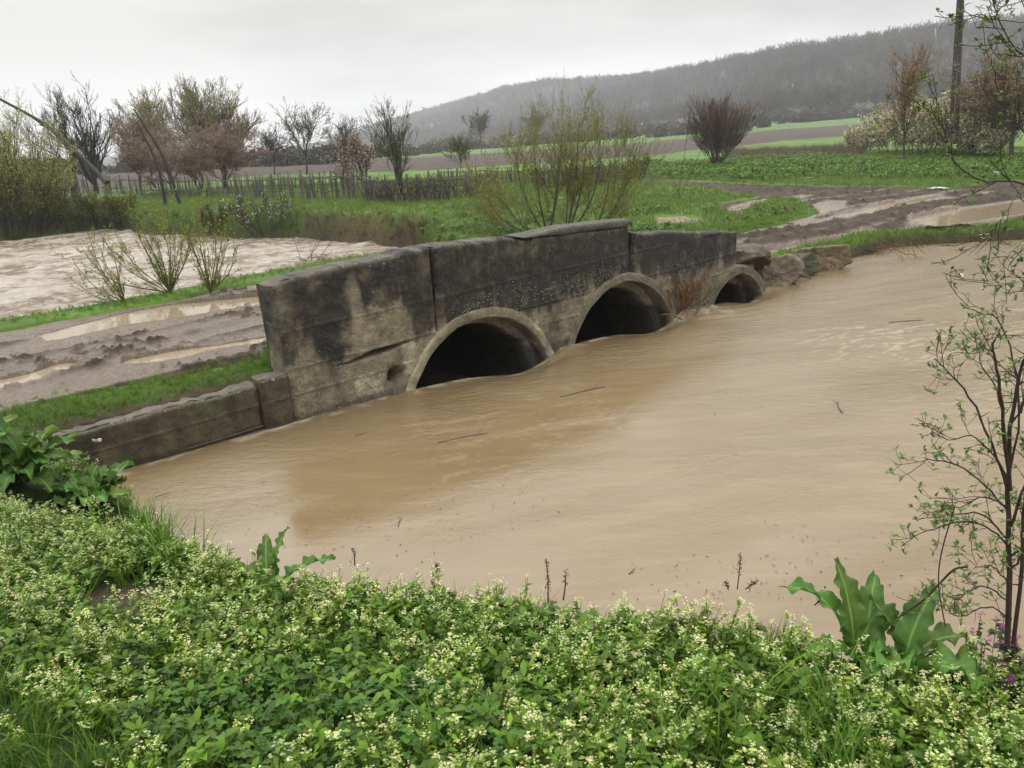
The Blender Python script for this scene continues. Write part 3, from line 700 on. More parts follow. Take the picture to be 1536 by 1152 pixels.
def pipe(i, sc, cz, ri, ro):
    k = 96; th = np.linspace(0, 2*math.pi, k+1); L = 5.3
    pro = .012 if i < 2 else .10
    # radial profile of lip, socket step and bore, as (offset along the pipe, radius)
    prof = [(.20, ro+.02), (.0-pro*.4, ro+.01), (-pro-.004, ro-.002), (-pro-.010, ro-.03), (-pro-.010, ri+.05), (-pro-.008, ri+.008), (-pro+.004, ri), (.10, ri-.01), (.22, ri-.015), (.23, ri-.03), (.24, ri-.105), (.30, ri-.12), (.48, ri-.125), (.52, ri-.125), (1.2, ri-.13), (1.21, ri-.115), (2.4, ri-.12), (3.8, ri-.12), (L, ri-.12)]
    if i == 2: prof = [(1.2, ro)]+prof
    def col(o, r, ang, s, z):
        n = fbm(ang*4+i*7, o*3+r*9, 4, 180+i)
        if o < .2 and r > ri+.01:
            base_ = np.array([.15, .128, .082]); lt = sstep(.02, .12, n+.06*np.sin(ang*3+1))
            if i == 0: return base_*(1-lt*.85)+np.array([.27, .235, .165])*lt*.85
            return base_*(.75-.2*(i == 2))*(1-lt*.3)+np.array([.15, .13, .09])*lt*.3
        wetl = sstep(.42, .12, z+n*.5) if o < .5 else 1.0
        g = np.array([.27, .25, .195])*(.8+.9*n)  # mouth lining and socket band painted paler to look lit
        if .225 < o < .35: g = np.array([.30, .285, .235])*(.85+.8*n)*(1 if i == 0 else .9)
        if o >= .35: g = np.array([.085, .08, .066]) if o < 1.21 else np.array([.03, .028, .024]) if o < 2.5 else np.array([.012, .011, .009])  # shade painted in: bore colour blackens with depth
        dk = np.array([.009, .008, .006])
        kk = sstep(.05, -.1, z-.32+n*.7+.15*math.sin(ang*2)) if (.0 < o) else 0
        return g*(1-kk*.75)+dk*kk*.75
    def mk(pr):
        P = []; C = []; A = []
        for (o, r) in pr:
            for a_ in th:
                jr = .030*float(fbm(np.array([a_*8+i*3]), np.array([o*6.]), 3, 190)[0]) if o < .3 else 0
                s = sc+(r+jr)*math.cos(a_); z = cz+(r+jr)*math.sin(a_)
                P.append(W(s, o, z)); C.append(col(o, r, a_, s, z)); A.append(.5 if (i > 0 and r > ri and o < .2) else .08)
        P = np.array(P); idx = np.arange(len(P)).reshape(len(pr), k+1)
        F = np.stack([idx[:-1, :-1], idx[1:, :-1], idx[1:, 1:], idx[:-1, 1:]], -1).reshape(-1, 4)
        return P, F, np.array(C), A
    root = None
    cut_i = next(j for j, p_ in enumerate(prof) if p_[0] == .22)
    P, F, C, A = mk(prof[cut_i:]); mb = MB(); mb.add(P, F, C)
    # unseen dark cap, added to keep daylight out of the far end
    ce = W(sc, L, cz); nV = len(P); ring_ = P[-(k+1):]
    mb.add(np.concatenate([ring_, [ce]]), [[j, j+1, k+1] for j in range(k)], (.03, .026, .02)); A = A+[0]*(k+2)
    pb = mb.build('culvert_pipe', M_CONC, parent=bridge, attrs={'agg': A})
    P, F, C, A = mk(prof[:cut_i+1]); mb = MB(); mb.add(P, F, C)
    o = mb.build('pipe_rim', M_CONC, origin=None, attrs={'agg': A})
    V = np.zeros(len(o.data.vertices)*3, np.float32); o.data.vertices.foreach_get('co', V); V = (V.reshape(-1, 3)-np.array(bridge.location, np.float32)); o.data.vertices.foreach_set('co', V.ravel()); o.parent = pb
    # rough mortar collar round the first rim
for i, p in enumerate(PIPES): pipe(i, *p)

# wing wall on the left of the bridge
def wing_stain(s, z, top):
    n = fbm(s*1.8, z*2.5, 5, 201); n2 = fbm(s*6, z*6, 4, 202); drip = fbm(s*9, z*.8, 3, 203)
    k = sstep(-.15, .15, n+drip*.6)[:, None]
    c = np.array([.030, .026, .014])*(1-k)+np.array([.060, .050, .027])*k; c = c*(1+n2[:, None])
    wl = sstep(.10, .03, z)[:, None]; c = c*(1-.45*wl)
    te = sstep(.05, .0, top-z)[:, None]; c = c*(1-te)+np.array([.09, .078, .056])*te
    return c, .0+.3*(top-z < .03)
wing = thing('retaining_wall', 'low olive brown concrete wing wall under the grass verge, left of the bridge', 'wall', W(-1.5, 0, 0))
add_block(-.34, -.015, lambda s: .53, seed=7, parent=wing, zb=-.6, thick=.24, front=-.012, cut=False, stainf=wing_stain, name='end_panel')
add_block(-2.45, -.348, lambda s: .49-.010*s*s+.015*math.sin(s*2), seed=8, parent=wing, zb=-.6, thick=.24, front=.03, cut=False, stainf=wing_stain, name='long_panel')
V_, F_ = tubes([[W(-1.15+.0, .022, .03), W(-.8, .020, .035), W(-.36, .018, .05)]], [[.007]*3], 5); mb = MB(); mb.add(V_, F_); mb.build('ledge_strip', M_WOOD, parent=wing)

# rocks and rubble at the right end of the bridge
def rock(cen, size, seed, label, col=(.2, .17, .12), flat=1., agg=.3, grp=None, cat='rock', name='rock', rot=0.):
    bm = []; n = 26
    n = 26 if size[0] < .2 else 60
    u_, v_ = np.meshgrid(np.linspace(0, 2*math.pi, n*2+1), np.linspace(0.001, math.pi-.001, n))
    d = np.stack([np.sin(v_)*np.cos(u_), np.sin(v_)*np.sin(u_), np.cos(v_)], -1)
    r_ = np.random.default_rng(seed); planes = np.concatenate([np.eye(3), -np.eye(3), r_.normal(size=(4, 3))])+r_.normal(size=(10, 3))*.38; planes /= np.linalg.norm(planes, axis=1)[:, None]; hh = np.concatenate([r_.uniform(.62, .8, 6), r_.uniform(.75, .95, 4)])
    dots = d@planes.T; rad = np.min(np.where(dots > .05, hh/np.maximum(dots, .05), 9), axis=-1); rad = np.minimum(rad, 1.6)
    rad = rad*(1+.16*fbm(u_*0+d[..., 0]*3+seed, d[..., 1]*3+d[..., 2]*2, 4, seed)+.14*fbm(d[..., 0]*9+seed, d[..., 1]*9+d[..., 2]*7, 4, seed+3))
    P = (d*rad[..., None]).reshape(-1, 3)*np.array(size)/2
    c_, s_ = math.cos(rot), math.sin(rot); P = np.stack([P[:, 0]*c_-P[:, 1]*s_, P[:, 0]*s_+P[:, 1]*c_, P[:, 2]], 1)+np.array(cen)
    idx = np.arange(n*(2*n+1)).reshape(n, 2*n+1); F = np.stack([idx[:-1, :-1], idx[1:, :-1], idx[1:, 1:], idx[:-1, 1:]], -1).reshape(-1, 4)
    nn = fbm(P[:, 0]*4, P[:, 1]*4+P[:, 2]*5, 4, 3+seed)[:, None]
    mb = MB(); mb.add(P, F, np.array(col)*(1+1.4*nn)); return mb.build(name, M_ROCK, label=label, cat=cat, group=grp, origin=(cen[0], cen[1], cen[2]-size[2]/2), attrs={'agg': np.full(len(P), agg)})
r1 = W(9.25, .05)
rock(W(8.95, .62, .42), (1.0, .9, .62), 5, 'brown angular boulder resting on the rim of the smallest pipe', (.062, .052, .034))
rock(W(9.55, .15, .12), (.85, .8, .62), 6, 'tan broken slab at the waterline just right of the smallest pipe', (.15, .12, .082), rot=.4)
rock(W(9.25, .75, .58), (.75, .5, .42), 8, 'grey mossy stone on top of the tan slab beside the bridge end', (.075, .07, .045), rot=.8)
p_ = at(1240, 384, .28); rock((p_[0], p_[1]+.25, .18), (1.0, .7, .62), 12, 'square tan clay block standing in the water by the right shore', (.15, .115, .068), agg=.1, rot=.3)
p_ = at(1200, 398, .25); rock((p_[0]-.1, p_[1]+.35, .1), (.9, .7, .5), 14, 'dark grassy lump of bank between the tan slab and the clay block', (.04, .045, .018), agg=.0, rot=.3)

for k, (s_, o_, z_, sz) in enumerate(((9.75, -.12, .02, .26), (10.05, .1, .05, .3), (9.5, .55, .38, .28), (8.75, .3, .62, .3), (10.4, .3, .1, .22), (9.95, .5, .3, .25))):
    rock(W(s_, o_, z_), (sz, sz*.8, sz*.7), 60+k, ['small wet stone at the waterline in front of the tan slab', 'small brown stone in the water between the tan slab and the clay block', 'small grey stone wedged behind the tan slab', 'small stone on the wall end above the smallest pipe', 'small stone at the foot of the clay block', 'small stone on the bank above the clay block'][k], (.085, .07, .048), grp='loose stones at the bridge end', name='stone', cat='stone')
V_, F_ = tubes([poly([W(9.6, -.35, .02), W(9.95, -.25, .12), W(10.3, -.3, .02)], 9)], [np.linspace(.035, .018, 9)], 6, cap=True); mb = MB(); mb.add(V_, F_); mb.build('driftwood', M_TWIG, label='dark curved piece of driftwood at the waterline by the rubble', cat='driftwood', origin=W(9.6, -.35, 0))
# ================================================================== FOREGROUND BANK PLANTS
def leaf_tpl(L, Wd, n=5, curl=.25, fold=.15, col=(.05, .1, .02), tip=1.0):
    V = []; F = []
    for i in range(n+1):
        t_ = i/n; wv = Wd*math.sin(math.pi*min(1, t_*.92+.06))**.8*.5 if i < n else .0005
        x_ = L*t_; z_ = -curl*L*t_*t_
        V += [(x_, -wv, z_+fold*wv), (x_, 0, z_), (x_, wv, z_+fold*wv)]
    for i in range(n):
        a = i*3; F += [(a, a+3, a+4, a+1), (a+1, a+4, a+5, a+2)]
    V = np.array(V); return V, tri(np.array(F)), np.broadcast_to(np.array(col, float), (len(V), 3)).copy()
def rot_tpl(T_, yaw, pitch, pos, roll=0., sc=1.):
    V, F, C = T_; V = V*sc
    cr_, sr_ = math.cos(roll), math.sin(roll); V = np.stack([V[:, 0], V[:, 1]*cr_-V[:, 2]*sr_, V[:, 1]*sr_+V[:, 2]*cr_], 1)
    cp, sp = math.cos(pitch), math.sin(pitch); V = np.stack([V[:, 0]*cp-V[:, 2]*sp, V[:, 1], V[:, 0]*sp+V[:, 2]*cp], 1)
    cy, sy = math.cos(yaw), math.sin(yaw); V = np.stack([V[:, 0]*cy-V[:, 1]*sy, V[:, 0]*sy+V[:, 1]*cy, V[:, 2]], 1)
    return V+np.array(pos), F, C
def join(parts):
    V = []; F = []; C = []; n = 0
    for a, b_, c_ in parts:
        b_ = tri(np.asarray(b_)) if np.asarray(b_).shape[1] == 4 else np.asarray(b_)
        V.append(a); F.append(b_+n); C.append(np.broadcast_to(np.asarray(c_, float), (len(a), 3))); n += len(a)
    return np.concatenate(V), np.concatenate(F), np.concatenate(C)
R1 = random.Random(5)
def floret(pos, r, col):
    a0 = R1.uniform(0, 6.28); V = [tuple(pos)]; F = []
    for k in range(4):
        a = a0+k*math.pi/2; up = R1.uniform(.1, .5)*r
        V += [(pos[0]+r*math.cos(a-.42), pos[1]+r*math.sin(a-.42), pos[2]+up), (pos[0]+r*math.cos(a+.42), pos[1]+r*math.sin(a+.42), pos[2]+up)]
        F.append((0, 1+2*k, 2+2*k))
    return np.array(V), np.array(F), np.array(col)
def flower_plant(h):
    parts = []; g = (.09, .16, .018); nb = R1.choice([2, 3, 4])
    tops = [(R1.uniform(-.02, .02), R1.uniform(-.02, .02), h)]+[(R1.uniform(-.07, .07), R1.uniform(-.07, .07), h*R1.uniform(.68, .95)) for _ in range(nb)]
    for k, tp in enumerate(tops):
        b0 = (0, 0, 0) if k == 0 else (tops[0][0]*.4, tops[0][1]*.4, h*R1.uniform(.3, .5))
        mid = ((b0[0]+tp[0])/2+R1.uniform(-.008, .008), (b0[1]+tp[1])/2, (b0[2]+tp[2])/2)
        V, F = tubes([[b0, mid, tp]], [[.0018, .0014, .0010]], 3); parts.append((V, F, g))
        for _ in range(R1.randint(2, 4)):
            t_ = R1.uniform(.2, .85); p = [b0[i]*(1-t_)+tp[i]*t_ for i in range(3)]
            parts.append(rot_tpl(leaf_tpl(R1.uniform(.018, .038), R1.uniform(.010, .018), 2, .3, .2, np.array((.084, .152, .011))*R1.uniform(.7, 1.5)), R1.uniform(0, 6.28), R1.uniform(.1, 1.0), p))
        rad = R1.uniform(.009, .016)
        for _ in range(R1.randint(6, 12)):
            a = R1.uniform(0, 6.28); rr = rad*math.sqrt(R1.random()); cc = R1.choice([(.50, .52, .24), (.60, .61, .37), (.38, .44, .12), (.25, .34, .06)])
            parts.append(floret((tp[0]+rr*math.cos(a), tp[1]+rr*math.sin(a), tp[2]+R1.uniform(-.012, .012)), R1.uniform(.0028, .0048), cc))
    for _ in range(R1.randint(4, 7)):
        parts.append(rot_tpl(leaf_tpl(R1.uniform(.03, .06), R1.uniform(.015, .026), 3, .4, .2, np.array((.074, .142, .010))*R1.uniform(.6, 1.4)), R1.uniform(0, 6.28), R1.uniform(.2, 1.1), (0, 0, h*R1.uniform(0, .35))))
    return join(parts)
def clover_plant(h):
    parts = []
    for _ in range(R1.randint(5, 8)):
        hx, hy, hz = R1.uniform(-.05, .05), R1.uniform(-.05, .05), h*R1.uniform(.5, 1.1); col = np.array((.036, .095, .009))*R1.uniform(.7, 1.5)
        V, F = tubes([[(0, 0, 0), (hx*.4, hy*.4, hz*.6), (hx, hy, hz)]], [[.001]*3], 3); parts.append((V, F, (.05, .09, .02)))
        a0 = R1.uniform(0, 6.28); L = R1.uniform(.010, .017)
        for k in range(3):
            a = a0+k*2.094; ring = []
            for j in range(7):
                b_ = j/6*2*math.pi; rx = L*(.5+.52*math.cos(b_)); ry = L*.5*math.sin(b_)
                ring.append((hx+rx*math.cos(a)-ry*math.sin(a), hy+rx*math.sin(a)+ry*math.cos(a), hz+abs(ry)*.35+R1.uniform(-.001, .001)))
            ring = ring[:6]; V = np.array([(hx+L*.5*math.cos(a), hy+L*.5*math.sin(a), hz-.001)]+ring); F = np.array([(0, 1+j, 1+(j+1) % 6) for j in range(6)])
            parts.append((V, F, col))
    return join(parts)
def blade_tpl(L, Wd, bend, col, n=3):
    V = []; F = []
    for i in range(n+1):
        t_ = i/n; wv = Wd*(1-t_)**.6*.5 if i < n else .0001
        x_ = bend*L*t_*t_; z_ = L*t_*(1-.25*bend*t_)
        V += [(x_, -wv, z_), (x_, wv, z_)]
    for i in range(n): a = i*2; F.append((a, a+1, a+3, a+2))
    V = np.array(V); return V, tri(np.array(F)), np.broadcast_to(np.array(col, float), (len(V), 3)).copy()
def tuft_tpl(n, L, Wd, spread, cols, seg=3):
    parts = []
    for _ in range(n):
        b_ = blade_tpl(L*R1.uniform(.5, 1.15), Wd*R1.uniform(.7, 1.2), R1.uniform(.1, .9), np.array(R1.choice(cols))*R1.uniform(.7, 1.35), seg)
        parts.append(rot_tpl(b_, R1.uniform(0, 6.28), 0, (R1.uniform(-spread, spread), R1.uniform(-spread, spread), 0)))
    return join(parts)
def broad_tpl(n, L, Wd, col, h=.05):
    parts = []
    for _ in range(n):
        parts.append(rot_tpl(leaf_tpl(L*R1.uniform(.6, 1.2), Wd*R1.uniform(.7, 1.2), 3, R1.uniform(.2, .7), .25, np.array(col)*R1.uniform(.65, 1.5)), R1.uniform(0, 6.28), R1.uniform(.1, 1.2), (R1.uniform(-.01, .01), R1.uniform(-.01, .01), h*R1.uniform(0, 1))))
    return join(parts)
def place(mb, tpls, P, smin, smax, tl=.15, cvar=.25, cm=None):
    n = len(P); 
    if n == 0: return
    which = RNG.integers(0, len(tpls), n)
    for k, T_ in enumerate(tpls):
        i = which == k; c_ = i.sum()
        if not c_: continue
        mul = RNG.uniform(1-cvar, 1+cvar, (c_, 1))*np.ones((1, 3))
        mul[:, 0] *= RNG.uniform(.9, 1.15, c_)
        if cm is not None: mul = mul*cm[i]
        V, F, C = scatter(T_, P[i], RNG.uniform(0, 6.283, c_), RNG.normal(0, tl, (c_, 2)), RNG.uniform(smin, smax, c_), mul)
        mb.add(V, F, C)
DOCK_SPOTS = [(1285, 965, .92, .17), (1355, 975, .92, .20), (1240, 925, .85, .10), (412, 870, .9, .17), (1008, 905, .88, .06), (1060, 915, .86, .05), (50, 735, .62, .35), (140, 748, .55, .2), (-35, 745, .68, .3), (90, 745, .62, .25)]
def bank_points(n, x0=-5.5, x1=3.6, y0=.7, y1=6.4):
    x = RNG.uniform(x0, x1, n); y = RNG.uniform(y0, y1, n); z, dA, dB, u, near = base(x, y)
    k = near & (dA < .03) & (z > .05)
    for a_, b_, z_, rd in DOCK_SPOTS:
        q_ = at(a_, b_, z_); k &= (np.hypot(x-q_[0], y-q_[1]) > rd) | (RNG.random(n) < .12)
    P = np.stack([x, y, z], 1)[k]; px, py = proj(P); v = (px > -350) & (px < 1900) & (py < 1500)
    return P[v], px[v], py[v]
def bank_cover():
    # zones read in terms of where the ground lies
    def zones(P, px, py):
        lawn = sstep(0, 60, (py-1000)-(px-40)*.9+70*fbm(P[:, 0]*3, P[:, 1]*3, 2, 300))*(px < 330)
        bare = np.hypot((px-190)/70, (py-905)/28)+fbm(P[:, 0]*7, P[:, 1]*7, 3, 2)*.6 < 1
        cl = sstep(-.02, .12, .55*(np.exp(-((px-430)/260)**2-((py-1120)/120)**2))+.5*np.exp(-((px-700)/160)**2-((py-1150)/60)**2)+.4*np.exp(-((px-800)/120)**2-((py-950)/40)**2)+fbm(P[:, 0]*1.6, P[:, 1]*1.6, 3, 301)*.8-.26)
        gr = 1.2*np.exp(-((px-280)/80)**2-((py-810)/45)**2)+.8*np.exp(-((px-1150)/200)**2-((py-1150)/70)**2)
        fl = np.clip(1.0-.75*cl+fbm(P[:, 0]*1.3, P[:, 1]*1.3, 3, 302)*1.4-.5*gr, .05, 1)
        fl = fl*(1-.9*lawn)
        fl = np.where((px < 210) & (py > 730) & (py < 880), 1.1, fl)
        fl = np.where((px > 1180) & (py > 960), 1.0, fl)
        return lawn, bare, cl, gr, fl
    fl_t = [flower_plant(R1.uniform(.11, .22)) for _ in range(11)]
    P, px, py = bank_points(16000); lawn, bare, cl, gr, fl = zones(P, px, py)
    k = (RNG.random(len(P)) < fl*.72) & ~bare & ~((px > 1430) & (py < 1010)); mb = MB(); place(mb, fl_t, P[k], .7, 1.12, .18)
    o = mb.build('flowering_weeds', M_LEAF, label='pale yellow flowering weeds covering the near bank', cat='weeds', kind='stuff')
    print('flowering', k.sum(), len(o.data.polygons))
    cl_t = [clover_plant(R1.uniform(.06, .10)) for _ in range(6)]
    P, px, py = bank_points(26000); lawn, bare, cl, gr, fl = zones(P, px, py)
    k = (RNG.random(len(P)) < cl*.6) & ~bare & (lawn < .5) & (py > 870); mb = MB(); place(mb, cl_t, P[k], .8, 1.3, .1)
    if k.sum(): mb.build('clover', M_LEAF, label='dark green clover at the bottom of the near bank', cat='clover', kind='stuff')
    gt = [tuft_tpl(9, .12, .0045, .02, [(.066, .135, .010), (.09, .16, .014), (.045, .10, .008)]) for _ in range(5)]
    P, px, py = bank_points(26000); lawn, bare, cl, gr, fl = zones(P, px, py)
    k = (RNG.random(len(P)) < np.clip(.62+.7*gr+.6*lawn, 0, 1)) & ~bare; sc = np.where(lawn[k] > .4, .55, 1)
    mb = MB(); place(mb, gt, P[k], .6, 1.25, .3)
    gt2 = [tuft_tpl(8, .26, .008, .03, [(.058, .135, .011), (.075, .155, .014)], 4) for _ in range(4)]
    P, px, py = bank_points(16000); lawn, bare, cl, gr, fl = zones(P, px, py)
    k = (RNG.random(len(P)) < gr*.85) & ~bare; place(mb, gt2, P[k], .8, 1.3, .15)
    mb.build('grass', M_LEAF, label='green grass growing among the weeds on the near bank', cat='grass', kind='stuff')
    bt = [broad_tpl(12, .032, .019, (.065, .128, .009), .08) for _ in range(5)]
    P, px, py = bank_points(26000); lawn, bare, cl, gr, fl = zones(P, px, py)
    k = (RNG.random(len(P)) < .55) & ~bare & (lawn < .6); mb = MB(); place(mb, bt, P[k], .6, 1.4, .2, .35)
    # plantain-like larger leaves here and there
    bt2 = [broad_tpl(7, .065, .028, (.056, .130, .009), .05) for _ in range(4)]
    P, px, py = bank_points(2600); lawn, bare, cl, gr, fl = zones(P, px, py)
    k = (RNG.random(len(P)) < .3) & ~bare & (lawn < .6); place(mb, bt2, P[k], .7, 1.3, .2, .3)
    mb.build('leafy_weeds', M_LEAF, label='low leafy green weeds under the pale flowers on the near bank', cat='weeds', kind='stuff')

# big dock leaves
def dock_leaf(base_p, yaw, L, Wd, rise, droop, seed, col, wavy=1.):
    n, k = 34, 15; r_ = random.Random(seed); ph = r_.uniform(0, 6); P = np.zeros((n+1, k, 3)); C = np.zeros((n+1, k, 3)); gr = r_.uniform(-.3, .3)
    x, z, ang = 0., 0., rise; yo = 0.
    for i in range(n+1):
        t_ = i/n; wv = Wd*.5*(math.sin(math.pi*(.04+.94*t_**.85))**.75)*(1.0 if t_ > .12 else .25+t_*6)
        if t_ < .16: wv = min(wv, Wd*.06+Wd*max(0, t_-.08)*3)
        wv *= 1+.03*math.sin(t_*37+ph)+.015*math.sin(t_*71+2*ph)
        for j in range(k):
            v = (j/(k-1)-.5)*2; sg = 1 if v > 0 else -1
            vein = math.sin((t_-abs(v)*.16)*58+sg*.7)
            y = wv*v; zz = abs(v)**1.2*wv*.42+.022*wavy*(Wd/.12)*abs(v)**2*math.sin(t_*21+ph+(1.6 if v > 0 else 0))*(t_ > .12)+.0022*vein*min(1, abs(v)*3)+.010*abs(v)**3*math.sin(t_*47+ph*2+sg)
            P[i, j] = (x-zz*math.sin(ang), y*math.cos(yo)+yo*0, z+zz*math.cos(ang))
            cc = np.array(col)*(1+.22*max(0, vein)**6*min(1, abs(v)*4)+.10*(r_.random()-.5)+.25*float(fbm(np.array([t_*6+seed]), np.array([v*2.]), 3, 7)[0])*2)
            if abs(v) < .1: cc = np.array(col)*1.9+np.array([.03, .04, .015])
            C[i, j] = cc
        ang -= droop/n*(.4+1.4*t_)+.03*math.sin(t_*9+ph)*.5; x += L/n*math.cos(ang); z += L/n*math.sin(ang)
    cy, sy = math.cos(yaw), math.sin(yaw); Q = P.reshape(-1, 3); Q = np.stack([Q[:, 0]*cy-Q[:, 1]*sy, Q[:, 0]*sy+Q[:, 1]*cy, Q[:, 2]], 1)+np.array(base_p)
    idx = np.arange((n+1)*k).reshape(n+1, k); F = np.stack([idx[:-1, :-1], idx[1:, :-1], idx[1:, 1:], idx[:-1, 1:]], -1).reshape(-1, 4)
    return Q, F, C.reshape(-1, 3)
DOCKS = []
def dock(px, py, z, leaves, label, seed, name='dock_plant', grp=None, scale=1.):
    p = at(px, py, z); g = gz_at(p[0], p[1]); print('dock', px, p, g); p = np.array([p[0], p[1], max(g, .02)])
    t = thing(name, label, 'plant', p, grp); r_ = random.Random(seed)
    for i, (yaw, L, Wd, rise, droop) in enumerate(leaves):
        L *= scale; Wd *= scale*.85
        col = np.array((.074, .142, .026))*r_.uniform(.7, 1.35)*(1.7 if (seed == 4 and i == 3) else 1); col[0] *= r_.uniform(.8, 1.3)
        q0 = p+np.array([r_.uniform(-.03, .03), r_.uniform(-.03, .03), .01])
        mb = MB(); mb.add(*dock_leaf(q0, math.radians(yaw), L, Wd, math.radians(rise), math.radians(droop), seed*31+i, col)); mb.build('leaf', M_LEAF, parent=t)
    return t
dock(1285, 965, .92, [(100, .33, .10, 88, 50), (160, .36, .10, 84, 95), (60, .30, .11, 70, 60), (200, .26, .10, 45, 60), (-70, .26, .10, 40, 70), (260, .25, .10, 35, 60), (20, .22, .09, 60, 60)], 'tall dock plant with a curling upright leaf at the water edge, lower right', 3, scale=1.1)
dock(1355, 975, .92, [(40, .36, .12, 80, 85), (130, .26, .12, 75, 50), (-60, .30, .17, 38, 45), (-120, .27, .16, 45, 40), (-20, .30, .18, 20, 40), (10, .28, .13, 35, 60), (200, .2, .1, 50, 50)], 'broad leaved dock with a pale yellow green leaf, beside the thorny bush', 4, scale=1.0)
dock(1240, 925, .85, [(170, .26, .07, 40, 70), (110, .2, .07, 50, 60), (220, .2, .07, 30, 50), (60, .16, .06, 60, 50)], 'low dock rosette lying towards the water left of the tall curling dock', 6)
dock(412, 870, .9, [(15, .30, .09, 48, 60), (55, .28, .06, 72, 30), (100, .27, .09, 70, 60), (160, .26, .09, 40, 50), (-15, .28, .09, 25, 55), (200, .2, .08, 30, 60), (-70, .22, .09, 20, 40), (130, .22, .08, 60, 50)], 'bright green dock rosette at the bank edge, centre left', 7, scale=1.0)
dock(1008, 905, .88, [(80, .17, .06, 80, 30), (140, .16, .06, 70, 50), (30, .16, .06, 60, 60), (-50, .14, .06, 40, 50), (200, .14, .06, 50, 50)], 'small upright dock at the water edge between the two dead stalks', 8)
dock(1060, 915, .86, [(80, .13, .045, 80, 30), (0, .13, .045, 60, 50), (160, .13, .045, 60, 50)], 'tiny narrow dock seedling just right of the small upright dock', 9)
rr = random.Random(12)
def many(n, a, b_, w0=.10, up=(25, 85)): return [(rr.uniform(0, 360), rr.uniform(a, b_), rr.uniform(w0, w0*1.4), rr.uniform(*up), rr.uniform(40, 110)) for _ in range(n)]
dock(42, 752, .62, many(34, .32, .55, .12, (30, 88)), 'big dark green dock clump at the far left under the wing wall', 13)
dock(140, 748, .55, many(24, .26, .42, .12, (35, 85)), 'rounded dock clump right of the big dark one, against the brown water', 14)
dock(-35, 745, .68, many(16, .40, .58, .12, (45, 85)), 'dock clump cut by the left edge of the photo', 15)
bank_cover()
# dead stalks
def dead_stalk(px, py, z, h, label, seed, cluster=True, lean=(0, 0), col=(.05, .03, .02), gz=None):
    p = at(px, py, z); r_ = random.Random(seed)
    t = thing('dead_stalk', label, 'dead plant', p)
    P_ = poly([p, p+np.array([lean[0]*.4+.004, lean[1]*.4, h*.5]), p+np.array([lean[0], lean[1], h])], 9)
    V, F = tubes([P_], [np.linspace(.0035, .0018, 9)], 5); mb = MB(); mb.add(V, F, col); mb.build('stem', M_BARK, parent=t)
    mb = MB()
    for k in range(42 if cluster else 18):
        tt = r_.uniform(.35, 1) if cluster else r_.uniform(.6, 1); c0 = P_[min(8, int(tt*8))]+np.array([r_.gauss(0, .004), r_.gauss(0, .004), r_.gauss(0, .01)])
        T_ = rot_tpl(leaf_tpl(r_.uniform(.008, .016), r_.uniform(.005, .009), 2, .5, .4, np.array(col)*r_.uniform(.6, 1.6)), r_.uniform(0, 6.28), r_.uniform(-.5, 1.2), c0); mb.add(*T_)
    mb.build('seed_head', M_BARK, parent=t)
dead_stalk(822, 905, .93, .20, 'tall brown seed stalk standing at the bank edge in the middle', 1, col=(.06, .04, .022))
dead_stalk(845, 900, .93, .13, 'shorter brown seed stalk right of the tall one', 2, cluster=False, lean=(.015, 0))
dead_stalk(1106, 884, .35, .22, 'dark curved dock stalk sticking out of the water', 3, lean=(.01, .0), col=(.03, .012, .010))
dead_stalk(1092, 883, .35, .04, 'short dark stub in the water left of the curved stalk', 4, lean=(-.02, 0), col=(.025, .012, .010))
dead_stalk(1118, 884, .35, .05, 'leaning dark stub in the water right of the curved stalk', 7, lean=(.07, 0), col=(.03, .014, .012))
dead_stalk(1222, 908, .6, .06, 'crumpled brown stalk by the low dock rosette', 8, lean=(.05, 0), col=(.03, .014, .012))
dead_stalk(532, 848, .85, .09, 'thin dark twig standing in the flowers right of the centre left dock', 5, cluster=False, col=(.03, .018, .02))
dead_stalk(655, 860, .85, .05, 'purple brown seed tip poking over the bank edge', 6, col=(.045, .02, .035))
def deadnettle(px, py, label, seed):
    p = at(px, py, .9); r_ = random.Random(seed); t = thing('purple_deadnettle', label, 'flower', p, 'purple flowers in the lower right corner')
    mb = MB(); mf = MB()
    for k in range(12):
        o_ = p+np.array([r_.gauss(0, .05), r_.gauss(0, .05), 0]); h = r_.uniform(.06, .16); V, F = tubes([[o_, o_+np.array([0, 0, h])]], [[.0015, .0012]], 3); mb.add(V, F, (.05, .05, .03))
        for _ in range(9): mb.add(*rot_tpl(leaf_tpl(.025, .016, 2, .6, .2, np.array((.035, .06, .02))*r_.uniform(.6, 1.5)), r_.uniform(0, 6.28), r_.uniform(-.2, .6), o_+np.array([0, 0, h*r_.uniform(.3, 1)])))
        for _ in range(7): mf.add(*floret(o_+np.array([r_.gauss(0, .007), r_.gauss(0, .007), h+r_.uniform(-.01, .012)]), .006, (.22, .04, .16)))
    mb.build('leaves', M_LEAF, parent=t); mf.build('blossom', M_LEAF, parent=t)
deadnettle(1490, 995, 'purple flowering nettle below the thorny bush stem', 1)
deadnettle(1520, 1030, 'purple flowering nettle at the right edge, lower of the two', 2)

